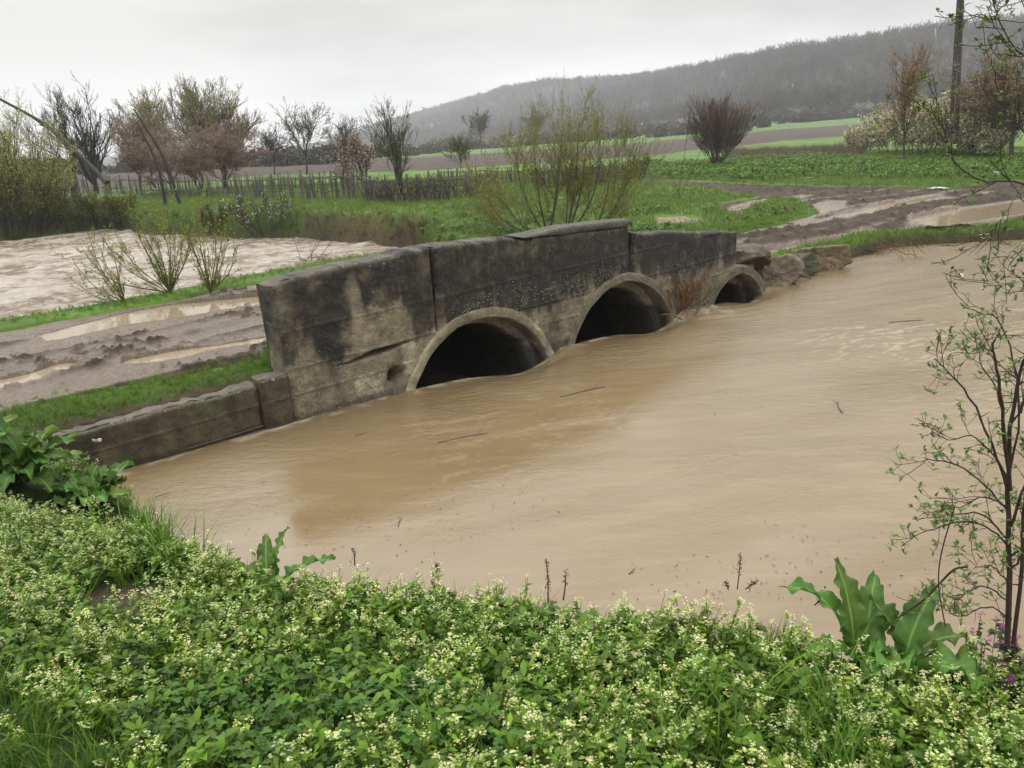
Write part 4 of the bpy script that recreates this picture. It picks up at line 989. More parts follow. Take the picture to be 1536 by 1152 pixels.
# ================================================================== BRANCHING PLANTS
def grow(P, R, n, tmin, tmax, L, ang, up=.2, wig=.12, M=6, rr_=.6, rng_=RNG, lpow=.0, rmin=.0008, tp=1.):
    """children of a set of polylines"""
    Np, Mp, _ = P.shape; idx = np.repeat(np.arange(Np), n); K = len(idx)
    t_ = rng_.uniform(tmin, tmax, K); f = t_*(Mp-1); i0 = np.minimum(f.astype(int), Mp-2); fr = (f-i0)[:, None]
    b_ = P[idx, i0]*(1-fr)+P[idx, i0+1]*fr; r0 = (R[idx, i0]*(1-fr[:, 0])+R[idx, i0+1]*fr[:, 0])*rr_
    d = P[idx, i0+1]-P[idx, i0]; d /= np.linalg.norm(d, axis=1)[:, None]+1e-9
    rv = rng_.normal(size=(K, 3)); rv -= (rv*d).sum(1)[:, None]*d; rv /= np.linalg.norm(rv, axis=1)[:, None]+1e-9
    a = rng_.normal(ang, ang*.25, K)[:, None]; d = d*np.cos(a)+rv*np.sin(a)
    ln = L*rng_.uniform(.6, 1.25, K)*(1-lpow*t_); out = np.zeros((K, M, 3)); out[:, 0] = b_
    for k in range(1, M):
        d = d+np.array([0, 0, up/M])+rng_.normal(0, wig, (K, 3)); d /= np.linalg.norm(d, axis=1)[:, None]
        out[:, k] = out[:, k-1]+d*(ln/(M-1))[:, None]
    rad = np.maximum(r0[:, None]*(1-np.linspace(0, .75, M)[None]*tp), rmin)
    return out, rad
def stems(base_p, n, h, spread, M=7, r=.03, up=.3, wig=.06, foot=.05, rng_=RNG, minr=.25):
    base_p = np.array(base_p); out = np.zeros((n, M, 3)); a = rng_.uniform(0, 6.283, n); e = rng_.uniform(0, spread, n)
    d = np.stack([np.cos(a)*np.sin(e), np.sin(a)*np.sin(e), np.cos(e)], 1); out[:, 0] = base_p+np.stack([np.cos(a), np.sin(a), 0*a], 1)*foot*rng_.uniform(0, 1, n)[:, None]
    ln = h*rng_.uniform(.7, 1.08, n)
    for k in range(1, M):
        d = d+np.array([0, 0, up/M])+rng_.normal(0, wig, (n, 3)); d /= np.linalg.norm(d, axis=1)[:, None]; out[:, k] = out[:, k-1]+d*(ln/(M-1))[:, None]
    return out, r*rng_.uniform(.7, 1.1, n)[:, None]*np.linspace(1, minr, M)[None]
def lv_on(P, n, size, cols, mb, rng_=RNG, wr=.45, tmin=.15, up=.4, jit=.0, cvar=.3, elong=1.):
    """n small leaves per polyline"""
    Np, M, _ = P.shape; idx = np.repeat(np.arange(Np), n); K = len(idx)
    if K == 0: return
    t_ = rng_.uniform(tmin, 1, K); f = t_*(M-1); i0 = np.minimum(f.astype(int), M-2); fr = (f-i0)[:, None]; b_ = P[idx, i0]*(1-fr)+P[idx, i0+1]*fr
    if jit: b_ = b_+rng_.normal(0, jit, (K, 3))
    d = rng_.normal(size=(K, 3))+np.array([0, 0, up]); d /= np.linalg.norm(d, axis=1)[:, None]; s_ = rng_.normal(size=(K, 3)); s_ -= (s_*d).sum(1)[:, None]*d; s_ /= np.linalg.norm(s_, axis=1)[:, None]
    L = (size*rng_.uniform(.5, 1.3, K))[:, None]; w_ = L*wr*.5
    V = np.stack([b_, b_+d*L*.5+s_*w_, b_+d*L, b_+d*L*.5-s_*w_], 1); cc = np.array(cols)[rng_.integers(0, len(cols), K)]*rng_.uniform(1-cvar, 1+cvar, (K, 1))
    F = np.arange(K*4).reshape(K, 4); mb.add(V.reshape(-1, 3), F, np.repeat(cc, 4, 0))
def tree(name, label, cat, p, trunkP, trunkR, levels, bark, twig, leaves, group=None, sides=5, tmat=None, rng_=RNG, far_=False, crown='crown'):
    t = thing(name, label, cat, p, group)
    mb = MB(); V, F = tubes(trunkP, trunkR, sides); mb.add(V, F, bark); mb.build('trunk' if cat == 'tree' else 'stems', M_BARK, parent=t)
    mb = MB(); P, R = trunkP, trunkR; allP = []
    for L in levels:
        P, R = grow(P, R, **L); allP.append((P, R)); V, F = tubes(P, R, 3)
        cc = np.array(twig)*1.25*rng_.uniform(.75, 1.25, (len(P), 1)); mb.add(V, F, np.repeat(cc, P.shape[1]*3, 0))
    for lf in leaves:
        lv_on(allP[lf.pop('lev', -1)][0], mb=mb, **lf)
    mb.build(crown, M_FOL, parent=t); return t
def gp(px, py):
    return ground_px(px, py)
def HT(p, py_top, px_top=None):
    """real height of something standing at p whose top is seen at py_top"""
    D = math.hypot(p[0], p[1]); r_ = ray(px_top or proj(p[None])[0][0], py_top); return H+r_[2]/math.hypot(r_[0], r_[1])*D-p[2]
YG = [(.17, .21, .04), (.22, .26, .06), (.13, .16, .03)]

# willow shrub on the track verge
p = W(-1.1, 5.45); p = at(258, 452, .55); p[2] = gz_at(p[0], p[1])-.03
r_ = np.random.default_rng(3)
S1 = []
for (bx, tops) in ((258, [(130, 385), (165, 330), (190, 310), (225, 300), (240, 330), (262, 335), (215, 360), (300, 300), (285, 330), (150, 350), (205, 330), (250, 300), (275, 345), (235, 365)]), (318, [(268, 320), (292, 310), (322, 330), (352, 372), (335, 345), (305, 345), (345, 325), (280, 350)]), (190, [(112, 395), (150, 372), (130, 345), (172, 385), (118, 425)])):
    b0 = at(bx, 455 if bx > 200 else 468, .55); b0[2] = gz_at(b0[0], b0[1])-.03; D0 = math.hypot(b0[0], b0[1])
    for (tx, ty) in tops:
        tp = atd(tx, ty, D0+r_.uniform(-.5, .6)); mid = b0*.45+tp*.55+np.array([(tp[0]-b0[0])*.16, r_.normal(0, .06), -.10*abs(tp[0]-b0[0])]); S1.append(poly([b0, b0*.85+mid*.15+np.array([0, 0, .02]), mid, tp], 9))
S1 = np.array(S1); R_ = np.linspace(.013, .0045, 9)[None]*r_.uniform(.7, 1.1, (len(S1), 1))
tree('willow_shrub', 'sparse willow shrub with yellow green buds on the verge by the muddy track', 'shrub', p, S1, R_,
     [dict(n=10, tmin=.2, tmax=.95, L=.42, ang=.42, up=.55, wig=.07, M=6, rr_=.6, rmin=.0022, rng_=r_), dict(n=2, tmin=.2, tmax=.8, L=.16, ang=.5, up=.5, M=4, rmin=.0016, rng_=r_)],
     (.085, .072, .035), (.14, .12, .045), [dict(n=14, size=.036, cols=YG, lev=0, wr=.5, rng_=r_), dict(n=5, size=.030, cols=YG, lev=1, wr=.5, rng_=r_)])

# multi-stemmed willow behind the bridge
r_ = np.random.default_rng(8); p0 = at(845, 338, .75); S1 = []; D0 = math.hypot(p0[0], p0[1]); gzz = gz_at(p0[0], p0[1])
print('willow base', p0, gzz, D0)
for bx, tops in ((815, [(730, 305), (745, 265), (715, 262)]), (822, [(838, 230), (842, 205), (800, 215), (770, 225)]), (848, [(850, 225), (880, 210), (905, 220), (868, 195)]), (885, [(935, 270), (950, 235), (915, 240)])):
    b0 = atd(bx, 350, D0+r_.uniform(-.3, .4)); b0[2] = gz_at(b0[0], b0[1])-.05
    for tx, ty in tops:
        tp = atd(tx, ty, D0+r_.uniform(-.9, .9)); mid = b0*.5+tp*.5+np.array([(tp[0]-b0[0])*.18, r_.normal(0, .1), -.12*abs(tp[0]-b0[0])]); S1.append(poly([b0, mid, tp], 9))
S1 = np.array(S1); R_ = np.linspace(.030, .006, 9)[None]*r_.uniform(.7, 1.1, (len(S1), 1))
tree('budding_willow', 'yellow green budding willow with many bare rods behind the bridge parapet', 'tree', (p0[0], p0[1], gzz), S1, R_,
     [dict(n=11, tmin=.18, tmax=.95, L=1.15, ang=.62, up=.55, wig=.08, M=7, rr_=.5, rmin=.0042, rng_=r_), dict(n=12, tmin=.15, tmax=.95, L=.55, ang=.6, up=.8, wig=.08, M=5, rmin=.0028, rng_=r_)],
     (.050, .042, .028), (.125, .12, .05), [dict(n=8, size=.045, cols=[(.19, .20, .045), (.24, .25, .06), (.15, .15, .04)], rng_=r_, wr=.5, up=.8)])

# round red brown bush in the field
def bush(px, py, pyt, n, spread, label, bark, twig, lv=None, seed=1, name='bare_bush', levels=None, rad=.02, foot=.3, group=None, cat='shrub', up=.35, wmul=1.):
    r_ = np.random.default_rng(seed); p = gp(px, py); h = HT(p, pyt)
    S_, R_ = stems(p-np.array([0, 0, .05]), n, h*1.02, spread, r=rad, foot=foot, up=up, rng_=r_, minr=.3)
    D = math.hypot(p[0], p[1]); rm = .0032*D/16*wmul
    lvls = levels or [dict(n=8, tmin=.25, tmax=.95, L=h*.30, ang=.38, up=.4, wig=.08, M=5, rr_=.55, rmin=rm, rng_=r_), dict(n=5, tmin=.2, tmax=.95, L=h*.13, ang=.5, up=.3, M=3, rmin=rm*.8, rng_=r_)]
    for l_ in lvls: l_['rng_'] = r_; l_.setdefault('rmin', rm)
    lv = [dict(x_, rng_=r_) for x_ in (lv or [])]
    return tree(name, label, cat, p, S_, R_, lvls, bark, twig, lv, group)
bush(1075, 250, 160, 70, .80, 'round bare red brown bush standing in the green field edge', (.055, .042, .035), (.090, .062, .050), seed=21, lv=[dict(n=2, size=.07, cols=[(.11, .075, .058), (.13, .09, .07)])])
def small_tree(px, py, pyt, label, seed, fork=.3, spread=.5, nst=5, bark=(.035, .028, .024), twig=(.06, .048, .04), lv=None, name='orchard_tree', n1=7, n2=5, n3=3, rad=.09, up=.3, ang=.6, wmul=1., group=None, lratio=.34, lean=0.):
    r_ = np.random.default_rng(seed); p = gp(px, py); h = HT(p, pyt); D = math.hypot(p[0], p[1]); rm = .0030*D/16*wmul; k = h/4.
    top = p+np.array([lean+r_.normal(0, .04*h), 0, h*fork]); tk = poly([p-np.array([0, 0, .1]), p*.5+top*.5+r_.normal(0, .02*h, 3), top], 7)
    S_, R_ = stems(top, nst, h*(1-fork)*.93, spread, r=rad*k*.6, foot=.02, up=up, wig=.10, rng_=r_, minr=.25)
    tP = np.concatenate([tk[None], S_]); tR = np.concatenate([np.linspace(rad*k, rad*k*.75, 7)[None], R_])
    t = thing(name, label, 'tree', p, group); mb = MB(); V, F = tubes(tP, tR, 6); mb.add(V, F, bark); mb.build('trunk', M_BARK, parent=t)
    mb = MB(); P, R = S_, R_; allP = []
    for (n_, L, a, m_) in ((n1, h*lratio, ang, 6), (n2, h*lratio*.5, ang, 5), (n3, h*lratio*.25, ang, 3)):
        if n_ == 0: break
        P, R = grow(P, R, n_, .15, .97, L, a, up=up, wig=.10, M=m_, rr_=.55, rng_=r_, rmin=rm*(1 if m_ > 3 else .8)); allP.append(P); V, F = tubes(P, R, 3)
        cc = np.array(twig)*1.5*r_.uniform(.7, 1.3, (len(P), 1)); mb.add(V, F, np.repeat(cc, m_*3, 0))
    for l_ in (lv or []):
        l_ = dict(l_); lv_on(allP[l_.pop('lev', -1)], mb=mb, rng_=r_, **l_)
    mb.build('crown', M_FOL, parent=t); return t
# slim orange tree at the right
small_tree(1356, 240, 96, 'slim young tree with orange brown buds in front of the blossoming thicket', 31, fork=.18, spread=.28, nst=4, n1=9, n2=6, n3=3, twig=(.075, .050, .030), lv=[dict(n=4, size=.10, cols=[(.32, .19, .06), (.26, .16, .055), (.2, .14, .045)], wr=.6)], rad=.05, up=.5, ang=.5, name='young_tree')
# blossoming thicket, several rounded shrubs
for i, (x_, y_, yt, w_) in enumerate(((1300, 226, 196, 'low end of the'), (1340, 230, 172, 'second mound of the'), (1385, 232, 160, 'middle mound of the'), (1425, 234, 165, 'mound behind the poles of the'), (1460, 236, 180, 'right hand mound of the'))):
    where = ['leftmost and lowest cream blossoming shrub of the thicket', 'cream blossoming shrub behind the slim orange tree', 'tallest cream blossoming shrub, between the slim tree and the poles', 'cream blossoming shrub right behind the twin poles', 'sparse cream blossoming shrub right of the twin poles'][i]
    bush(x_, y_, yt, 26, 1.0, where, (.03, .024, .02), (.06, .052, .04), seed=40+i, name='blossoming_shrub', foot=1.2, group='cream blossoming shrubs behind the poles', lv=[dict(n=10, size=.12, cols=[(.45, .43, .29), (.38, .36, .21), (.52, .50, .36), (.14, .12, .07), (.2, .2, .08)], wr=.8, jit=.12)])
small_tree(1518, 238, 92, 'brown leafing tree with a dark trunk at the right edge', 51, fork=.28, spread=.9, nst=9, n1=9, n2=7, n3=4, twig=(.06, .045, .032), lv=[dict(n=3, size=.13, cols=[(.22, .15, .075), (.27, .18, .09), (.16, .14, .055)], wr=.6)], rad=.10, ang=.65, name='leafing_tree')
small_tree(1478, 236, 118, 'brown leafing tree between the twin poles and the edge tree', 52, fork=.2, spread=.8, nst=8, n1=9, n2=6, n3=4, twig=(.06, .045, .032), lv=[dict(n=3, size=.12, cols=[(.22, .16, .075), (.26, .18, .09), (.17, .15, .06)], wr=.6)], rad=.08, ang=.65, name='leafing_tree')

# orchard and riverside trees on the left
PINK = [(.38, .28, .23), (.30, .21, .16), (.20, .14, .10)]
small_tree(148, 292, 150, 'dark bare tree with upright limbs on the far bank at left', 61, fork=.10, spread=.75, nst=12, n1=8, n2=6, n3=4, bark=(.03, .026, .024), twig=(.042, .036, .033), rad=.10, up=.5, ang=.5, lratio=.30, name='bare_tree')
for i, (x_, y_, yt, lab) in enumerate(((235, 282, 172, 'tall budding tree with a yellow green top, left one behind the fence'), (300, 285, 150, 'tallest round budding tree with a yellow green top behind the fence'), (340, 283, 164, 'tall budding tree leaning right, right one behind the fence'))):
    small_tree(x_, y_, yt, lab, 62+i, fork=.22, spread=.7, nst=8, n3=4, twig=(.075, .066, .05), lv=[dict(n=8, size=.08, cols=[(.34, .33, .14), (.40, .37, .17), (.30, .27, .15)], wr=.5)], n1=10, n2=7, rad=.08, up=.35, ang=.5, name='budding_tree', group='tall budding trees behind the fence')
for i, (x_, y_, yt, lab) in enumerate(((215, 292, 190, 'reddish brown fruit tree left of the leaning poles'), (258, 293, 205, 'reddish fruit tree behind the leaning poles'), (300, 293, 198, 'pinkish budding fruit tree just behind the fence, in front of the tallest tree'), (345, 292, 192, 'pinkish budding fruit tree, rightmost of the dense left group'))):
    small_tree(x_, y_, yt, lab, 70+i, fork=.2, spread=1.0, nst=8, n3=4, twig=(.13, .095, .075), lv=[dict(n=5, size=.06, cols=[(.42, .34, .24), (.32, .23, .155)] if i != 3 else PINK, wr=.6)], n1=10, n2=7, rad=.07, up=.25, ang=.65, name='fruit_tree', group='budding fruit trees behind the fence')
small_tree(412, 262, 203, 'small dark bare tree in the field, left of the taller pale one', 80, spread=.8, nst=7, twig=(.06, .052, .048), rad=.08, name='orchard_tree')
small_tree(460, 262, 172, 'taller bare tree with a pale blossoming top in the field', 81, spread=.55, nst=7, twig=(.07, .06, .055), rad=.07, lv=[dict(n=1, size=.15, cols=[(.34, .31, .23), (.22, .22, .12)], wr=.6)])
small_tree(512, 268, 190, 'dark bare tree behind the fence, between the pale tree and the blossoming plum', 82, spread=.6, nst=6, twig=(.055, .046, .042), rad=.08)
small_tree(556, 296, 208, 'short plum tree with cream pink blossom behind the fence', 83, spread=1.0, nst=8, twig=(.055, .045, .04), rad=.07, fork=.25, lv=[dict(n=3, size=.07, cols=[(.45, .36, .28), (.32, .25, .19), (.2, .15, .11)], wr=.8)], n3=3, name='plum_tree')
small_tree(612, 303, 178, 'olive green budding tree with upright limbs behind the dark brush pile', 84, spread=.5, nst=8, twig=(.055, .056, .028), rad=.06, fork=.1, up=.5, ang=.42, lv=[dict(n=1, size=.06, cols=[(.08, .09, .03)], wr=.5)], name='budding_tree')
small_tree(690, 268, 212, 'small olive tree beyond the fence right of the budding tree', 85, spread=.6, nst=6, twig=(.06, .062, .032), rad=.05, lv=[dict(n=1, size=.08, cols=[(.08, .09, .035)])])
for i, (x_, y_) in enumerate(((722, 232), (805, 226))):
    small_tree(x_, y_, y_-58, ['yellow green hedge tree far behind the willow, left', 'yellow green hedge tree far behind the willow, right'][i], 87+i, spread=.7, nst=6, twig=(.085, .09, .04), rad=.05, lv=[dict(n=1, size=.2, cols=[(.10, .12, .04)])], name='hedge_tree', n3=2)
# thicket of green willows at the far left
for i, (x_, y_, yt, lab) in enumerate(((-45, 352, 150, 'green willow cut by the left edge, tallest of the thicket'), (8, 352, 168, 'green willow leaning over the rapids at far left'), (38, 348, 190, 'yellow green willow second in the left thicket'), (62, 344, 235, 'feathery yellow green willow, lowest and rightmost of the left thicket'), (-90, 350, 160, 'green willow beyond the left edge of the thicket'))):
    bush(x_, y_, yt, 22, .55, lab, (.04, .035, .022), (.12, .12, .045), seed=90+i, name='river_willow', foot=.8, rad=.03, group='green willows on the far left bank', cat='tree', up=.4, lv=[dict(n=9, size=.075, cols=[(.36, .38, .10), (.42, .42, .13), (.28, .29, .08)], wr=.4, jit=.05)])
for i, (x_, y_, yt, lab) in enumerate(((60, 350, 262, 'low green bush at the water, under the left willows'), (105, 345, 292, 'low green bush at the water, below the well sweep post'), (145, 338, 296, 'dark olive bush at the end of the rapids'), (20, 356, 270, 'low green bush at the water at far left'), (182, 336, 290, 'small dark bush on the far bank right of the rapids end'))):
    bush(x_, y_, yt, 16, .9, lab, (.035, .03, .02), (.05, .052, .026), seed=100+i, name='riverside_bush', foot=.7, rad=.02, group='low bushes along the far left bank', lv=[dict(n=7, size=.10, cols=[(.11, .135, .03), (.13, .145, .035), (.11, .10, .04)], wr=.5, jit=.06)])
bush(398, 350, 294, 14, 1.0, 'brown bush with white blossom sprays at the river edge', (.04, .03, .02), (.055, .045, .025), seed=110, name='riverside_bush', foot=.5, rad=.015, lv=[dict(n=5, size=.07, cols=[(.05, .06, .02), (.06, .05, .025), (.06, .07, .02), (.38, .38, .33)], wr=.5, jit=.05)])
bush(330, 352, 305, 14, 1.1, 'low olive bush on the far bank left of the blossoming one', (.04, .03, .02), (.05, .045, .022), seed=111, name='riverside_bush', foot=.5, rad=.015, lv=[dict(n=6, size=.08, cols=[(.045, .06, .018), (.06, .05, .025)], wr=.5, jit=.05)])
bush(955, 270, 235, 12, .9, 'low dark bramble at the right end of the brush fence', (.03, .025, .02), (.045, .036, .028), seed=112, name='bramble_bush', foot=.5, rad=.015)

# dry orange reeds hanging between the second and third pipe
def reeds():
    r_ = np.random.default_rng(5); p = W(6.85, -.02, .1); t = thing('dry_reeds', 'clump of dry orange brown weeds clinging to the wall between the last two pipes', 'dead plant', p)
    b0 = np.stack([W(6.35+.85*u_, -.05-.08*v_, .0+.25*abs(u_-.5)) for u_, v_ in r_.random((46, 2))]); K = len(b0); out = np.zeros((K, 7, 3)); out[:, 0] = b0; d = np.array([0, 0, 1.])+r_.normal(0, .22, (K, 3))
    L = r_.uniform(.2, .85, K)
    for k in range(1, 7): d = d+r_.normal(0, .13, (K, 3)); d /= np.linalg.norm(d, axis=1)[:, None]; out[:, k] = out[:, k-1]+d*(L/6)[:, None]
    out[..., :] += 0; R_ = np.full((K, 7), .0042)*np.linspace(1, .5, 7)[None]; mb = MB(); V, F = tubes(out, R_, 3); cc = np.array((.19, .095, .028))*r_.uniform(.4, 1.3, (K, 1)); mb.add(V, F, np.repeat(cc, 21, 0))
    P2, R2 = grow(out, R_, 4, .2, .95, .2, .6, up=.1, wig=.2, M=4, rmin=.0022, rng_=r_); V, F = tubes(P2, R2, 3); mb.add(V, F, np.repeat(np.array((.20, .10, .03))*r_.uniform(.4, 1.3, (len(P2), 1)), 12, 0))
    lv_on(P2, 2, .05, [(.19, .10, .03), (.12, .06, .022)], mb, r_, wr=.3)
    mb.build('stalks', M_FOL, parent=t)
    mb = MB(); P_ = [poly([W(6.2, -.30, -.06), W(6.55, -.22, .05), W(6.95, -.2, .17)], 7), poly([W(6.3, -.35, -.02), W(6.1, -.28, .09), W(5.85, -.3, .13)], 7), poly([W(6.75, -.25, -.05), W(6.95, -.25, .1), W(7.2, -.22, .14)], 7)]
    V, F = tubes(P_, [np.linspace(.012, .005, 7)]*3, 5); mb.add(V, F, (.10, .06, .035)); mb.build('broken_branches', M_BARK, parent=t)
reeds()
# brown twig litter lodged at the right shore
def litter(px, py, z, n, size, label, seed, col=(.10, .055, .03), name='twig_pile', flat=.35):
    r_ = np.random.default_rng(seed); p = at(px, py, z); t = None
    a = r_.uniform(0, 6.28, n); b0 = p+np.stack([r_.normal(0, size[0], n), r_.normal(0, size[1], n), np.abs(r_.normal(0, .03, n))], 1); d = np.stack([np.cos(a), np.sin(a), r_.normal(0, flat, n)], 1)
    L = r_.uniform(.1, .4, n)[:, None]*size[2]; P_ = np.stack([b0, b0+d*L*.5+r_.normal(0, .02, (n, 3)), b0+d*L], 1); mb = MB(); V, F = tubes(P_, np.full((n, 3), .005*size[2]), 3); mb.add(V, F, np.repeat(np.array(col)*r_.uniform(.5, 1.4, (n, 1)), 9, 0))
    mb.build(name, M_BARK, label=label, cat='twigs', origin=p)
litter(1300, 372, .12, 160, (.55, .12, 1), 'heap of reddish brown twigs lodged along the right shore', 1)
litter(1360, 384, .05, 14, (.2, .08, 1.2), 'few thin twigs sticking out of the water at the right shore', 2, flat=.8)
litter(1018, 300, .5, 10, (.05, .05, 2), 'thin upright dry stems in the grass behind the bridge', 4, flat=3)
litter(478, 392, .1, 26, (.25, .4, 1.6), 'scatter of dry stems behind the left block parapet', 5, flat=1.2, col=(.07, .04, .035))

# thorny budding bush in the near right
def px3(x_, y_, D): return atd(x_, y_, D)
def near_bush():
    r_ = np.random.default_rng(9); D = 2.75
    L_ = [([(1518, 975), (1514, 860), (1512, 740), (1516, 640), (1530, 560), (1545, 520)], 0.0, .0095),
          ([(1516, 735), (1505, 640), (1497, 560), (1490, 520), (1500, 500)], -.05, .006), ([(1514, 735), (1480, 650), (1450, 590), (1420, 556), (1400, 536)], .05, .0045),
          ([(1524, 975), (1532, 850), (1538, 740), (1550, 640)], .12, .0075), ([(1514, 770), (1480, 730), (1440, 700), (1400, 690), (1385, 686)], .1, .0035),
          ([(1514, 820), (1480, 790), (1430, 785), (1365, 806)], -.1, .0035), ([(1512, 810), (1470, 770), (1420, 775), (1368, 778)], .15, .0035),
          ([(1513, 745), (1495, 690), (1460, 655), (1430, 660), (1400, 652)], -.12, .003), ([(1516, 880), (1490, 850), (1460, 852)], .1, .003),
          ([(1516, 905), (1480, 880), (1450, 890), (1430, 905)], -.05, .003), ([(1516, 700), (1530, 620), (1520, 540), (1497, 480), (1470, 470), (1440, 455)], .1, .0035),
          ([(1518, 930), (1480, 910), (1440, 925), (1395, 900)], .1, .003), ([(1516, 790), (1550, 700), (1600, 640)], 0, .005), ([(1516, 640), (1560, 560), (1580, 500)], .1, .005),
          ([(1514, 700), (1500, 600), (1470, 540), (1462, 500)], .2, .0035), ([(1518, 850), (1560, 800), (1600, 790)], 0, .004), ([(1512, 760), (1475, 745), (1440, 760), (1400, 752)], .05, .0028)]
    p = px3(1518, 980, D); p[2] = gz_at(p[0], p[1])-.02
    t = thing('thorny_bush', 'thorny bush with small fresh green leaves standing at the near bank, right edge', 'shrub', p)
    P_ = []; R_ = []
    for pts, dd, rad in L_:
        w_ = [px3(a, b_, D+dd*min(1, k/2)) for k, (a, b_) in enumerate(pts)]
        if pts[0][1] > 960: w_[0] = np.array([w_[0][0], w_[0][1], p[2]])
        P_.append(poly(w_, 16)); R_.append(np.linspace(rad, rad*.35, 16))
    P_ = np.array(P_)+r_.normal(0, .002, (len(P_), 16, 3)); P_[:, 0] -= 0; R_ = np.array(R_); mb = MB(); V, F = tubes(P_, R_, 6); mb.add(V, F, (.030, .020, .015)); mb.build('stems', M_BARK, parent=t)
    mb = MB(); A1, B1 = grow(P_, R_, 6, .12, .97, .11, .8, up=.3, wig=.14, M=6, rr_=.5, rng_=r_, rmin=.0011); V, F = tubes(A1, B1, 4); mb.add(V, F, (.040, .028, .018))
    A2, B2 = grow(np.concatenate([A1, P_[:, ::3][:, :6]]), np.concatenate([B1, R_[:, ::3][:, :6]]), 5, .1, .98, .045, 1.1, up=.2, wig=.1, M=3, rng_=r_, rmin=.0008); V, F = tubes(A2, B2, 3); mb.add(V, F, (.045, .032, .02)); mb.build('twigwork', M_BARK, parent=t)
    mb = MB(); cols = [(.075, .14, .022), (.10, .165, .03), (.06, .11, .02)]
    for i in range(len(A2)):
        if r_.random() < .9:
            c0 = A2[i, -1]
            for _ in range(r_.integers(3, 6)):
                mb.add(*rot_tpl(leaf_tpl(r_.uniform(.011, .024), r_.uniform(.006, .012), 2, .3, .3, np.array(cols[r_.integers(0, 3)])*r_.uniform(.7, 1.3)), r_.uniform(0, 6.28), r_.uniform(-.2, 1.2), c0))
    mb.build('leaves', M_LEAF, parent=t)
    # a dry creeper hanging in it
    mb = MB(); c_ = poly([px3(1452, 850, 2.7), px3(1430, 855, 2.7), px3(1405, 880, 2.72), px3(1385, 900, 2.7), px3(1350, 925, 2.68)], 14); d_ = poly([px3(1432, 760, 2.72), px3(1412, 830, 2.7), px3(1408, 880, 2.68), px3(1418, 940, 2.68)], 14)
    V, F = tubes([c_, d_], [np.full(14, .0035), np.full(14, .0022)], 5); mb.add(V, F, (.035, .016, .012)); mb.build('dry_creeper', M_BARK, parent=t)
near_bush()
def overhang():
    r_ = np.random.default_rng(19); D = 3.0
    root = np.array([2.6, 1.75, 0.]); root[2] = gz_at(2.6, 1.75)-.05
    t = thing('budding_branches', 'overhanging branches with green buds reaching in from the upper right edge', 'tree', root)
    hub = px3(1640, 330, D+.1); hub2 = px3(1660, 120, D+.2); P_ = [poly([root, root*.5+hub*.5+np.array([.1, 0, 0]), hub, hub2, px3(1640, -100, D)], 16)]; R_ = [np.linspace(.03, .010, 16)]
    L_ = [([hub, (1536, 275), (1480, 272), (1438, 250), (1425, 225), (1415, 180), (1392, 125)], .007, -.1), ([(1425, 222), (1405, 165), (1395, 130)], .003, -.1),
          ([hub2, (1580, 110), (1536, 85), (1508, 50), (1492, 10), (1480, -40)], .007, .1), ([hub2, (1600, 60), (1548, 30), (1520, -30)], .006, .0), ([(1508, 48), (1490, 22), (1465, 22)], .002, .1),
          ([hub, (1590, 260), (1536, 200), (1505, 150), (1492, 110), (1485, 88)], .006, 0.), ([(1600, 90), (1560, 84), (1530, 86), (1497, 88)], .003, .1),
          ([hub, (1580, 340), (1540, 310), (1528, 290), (1500, 240), (1510, 200)], .005, -.15), ([hub, (1570, 400), (1540, 420), (1500, 425), (1480, 420)], .003, .2), ([hub, (1560, 350), (1520, 375), (1500, 402)], .003, .15),
          ([(1536, 275), (1515, 310), (1480, 355), (1450, 385)], .003, -.1), ([hub, (1600, 500), (1560, 440), (1520, 437), (1482, 425)], .003, .1), ([hub2, (1600, 20), (1536, 0), (1500, -30)], .004, .15)]
    for pts, rad, dd in L_:
        w_ = [q_ if not isinstance(q_, tuple) else px3(q_[0], q_[1], D+dd) for q_ in pts]; P_.append(poly(w_, 16)); R_.append(np.linspace(rad*.5, rad*.2, 16))
    P_ = np.array(P_)+r_.normal(0, .002, (len(P_), 16, 3)); R_ = np.array(R_); mb = MB(); V, F = tubes(P_, R_, 6); mb.add(V, F, (.045, .034, .026)); mb.build('trunk', M_BARK, parent=t)
    mb = MB(); A1, B1 = grow(P_[1:], R_[1:], 6, .15, .97, .13, .7, up=.35, wig=.12, M=5, rr_=.5, rng_=r_, rmin=.0012); V, F = tubes(A1, B1, 4); mb.add(V, F, (.04, .028, .018))
    A2, B2 = grow(np.concatenate([A1, P_[1:, ::4][:, :4].repeat(2, 1)[:, :5]]), np.concatenate([B1, R_[1:, ::4][:, :4].repeat(2, 1)[:, :5]]), 4, .1, .98, .035, 1.0, up=.2, M=3, rng_=r_, rmin=.0009) if False else grow(A1, B1, 4, .1, .98, .035, 1.0, up=.2, M=3, rng_=r_, rmin=.0009)
    V, F = tubes(A2, B2, 3); mb.add(V, F, (.045, .032, .02)); cols = [(.075, .13, .022), (.10, .15, .035), (.06, .11, .02)]
    mb.build('twigwork', M_BARK, parent=t); mb = MB()
    for i in range(len(A2)):
        if r_.random() < .75:
            for _ in range(r_.integers(3, 6)): mb.add(*rot_tpl(leaf_tpl(r_.uniform(.014, .028), r_.uniform(.008, .014), 2, .3, .3, np.array(cols[r_.integers(0, 3)])*r_.uniform(.7, 1.3)), r_.uniform(0, 6.28), r_.uniform(-.1, 1.3), A2[i, -1]))
        if r_.random() < .03:
            for _ in range(3): mb.add(*floret(A2[i, -1]+r_.normal(0, .004, 3), .009, (.6, .6, .52)))
    mb.build('leaves', M_LEAF, parent=t)
overhang()

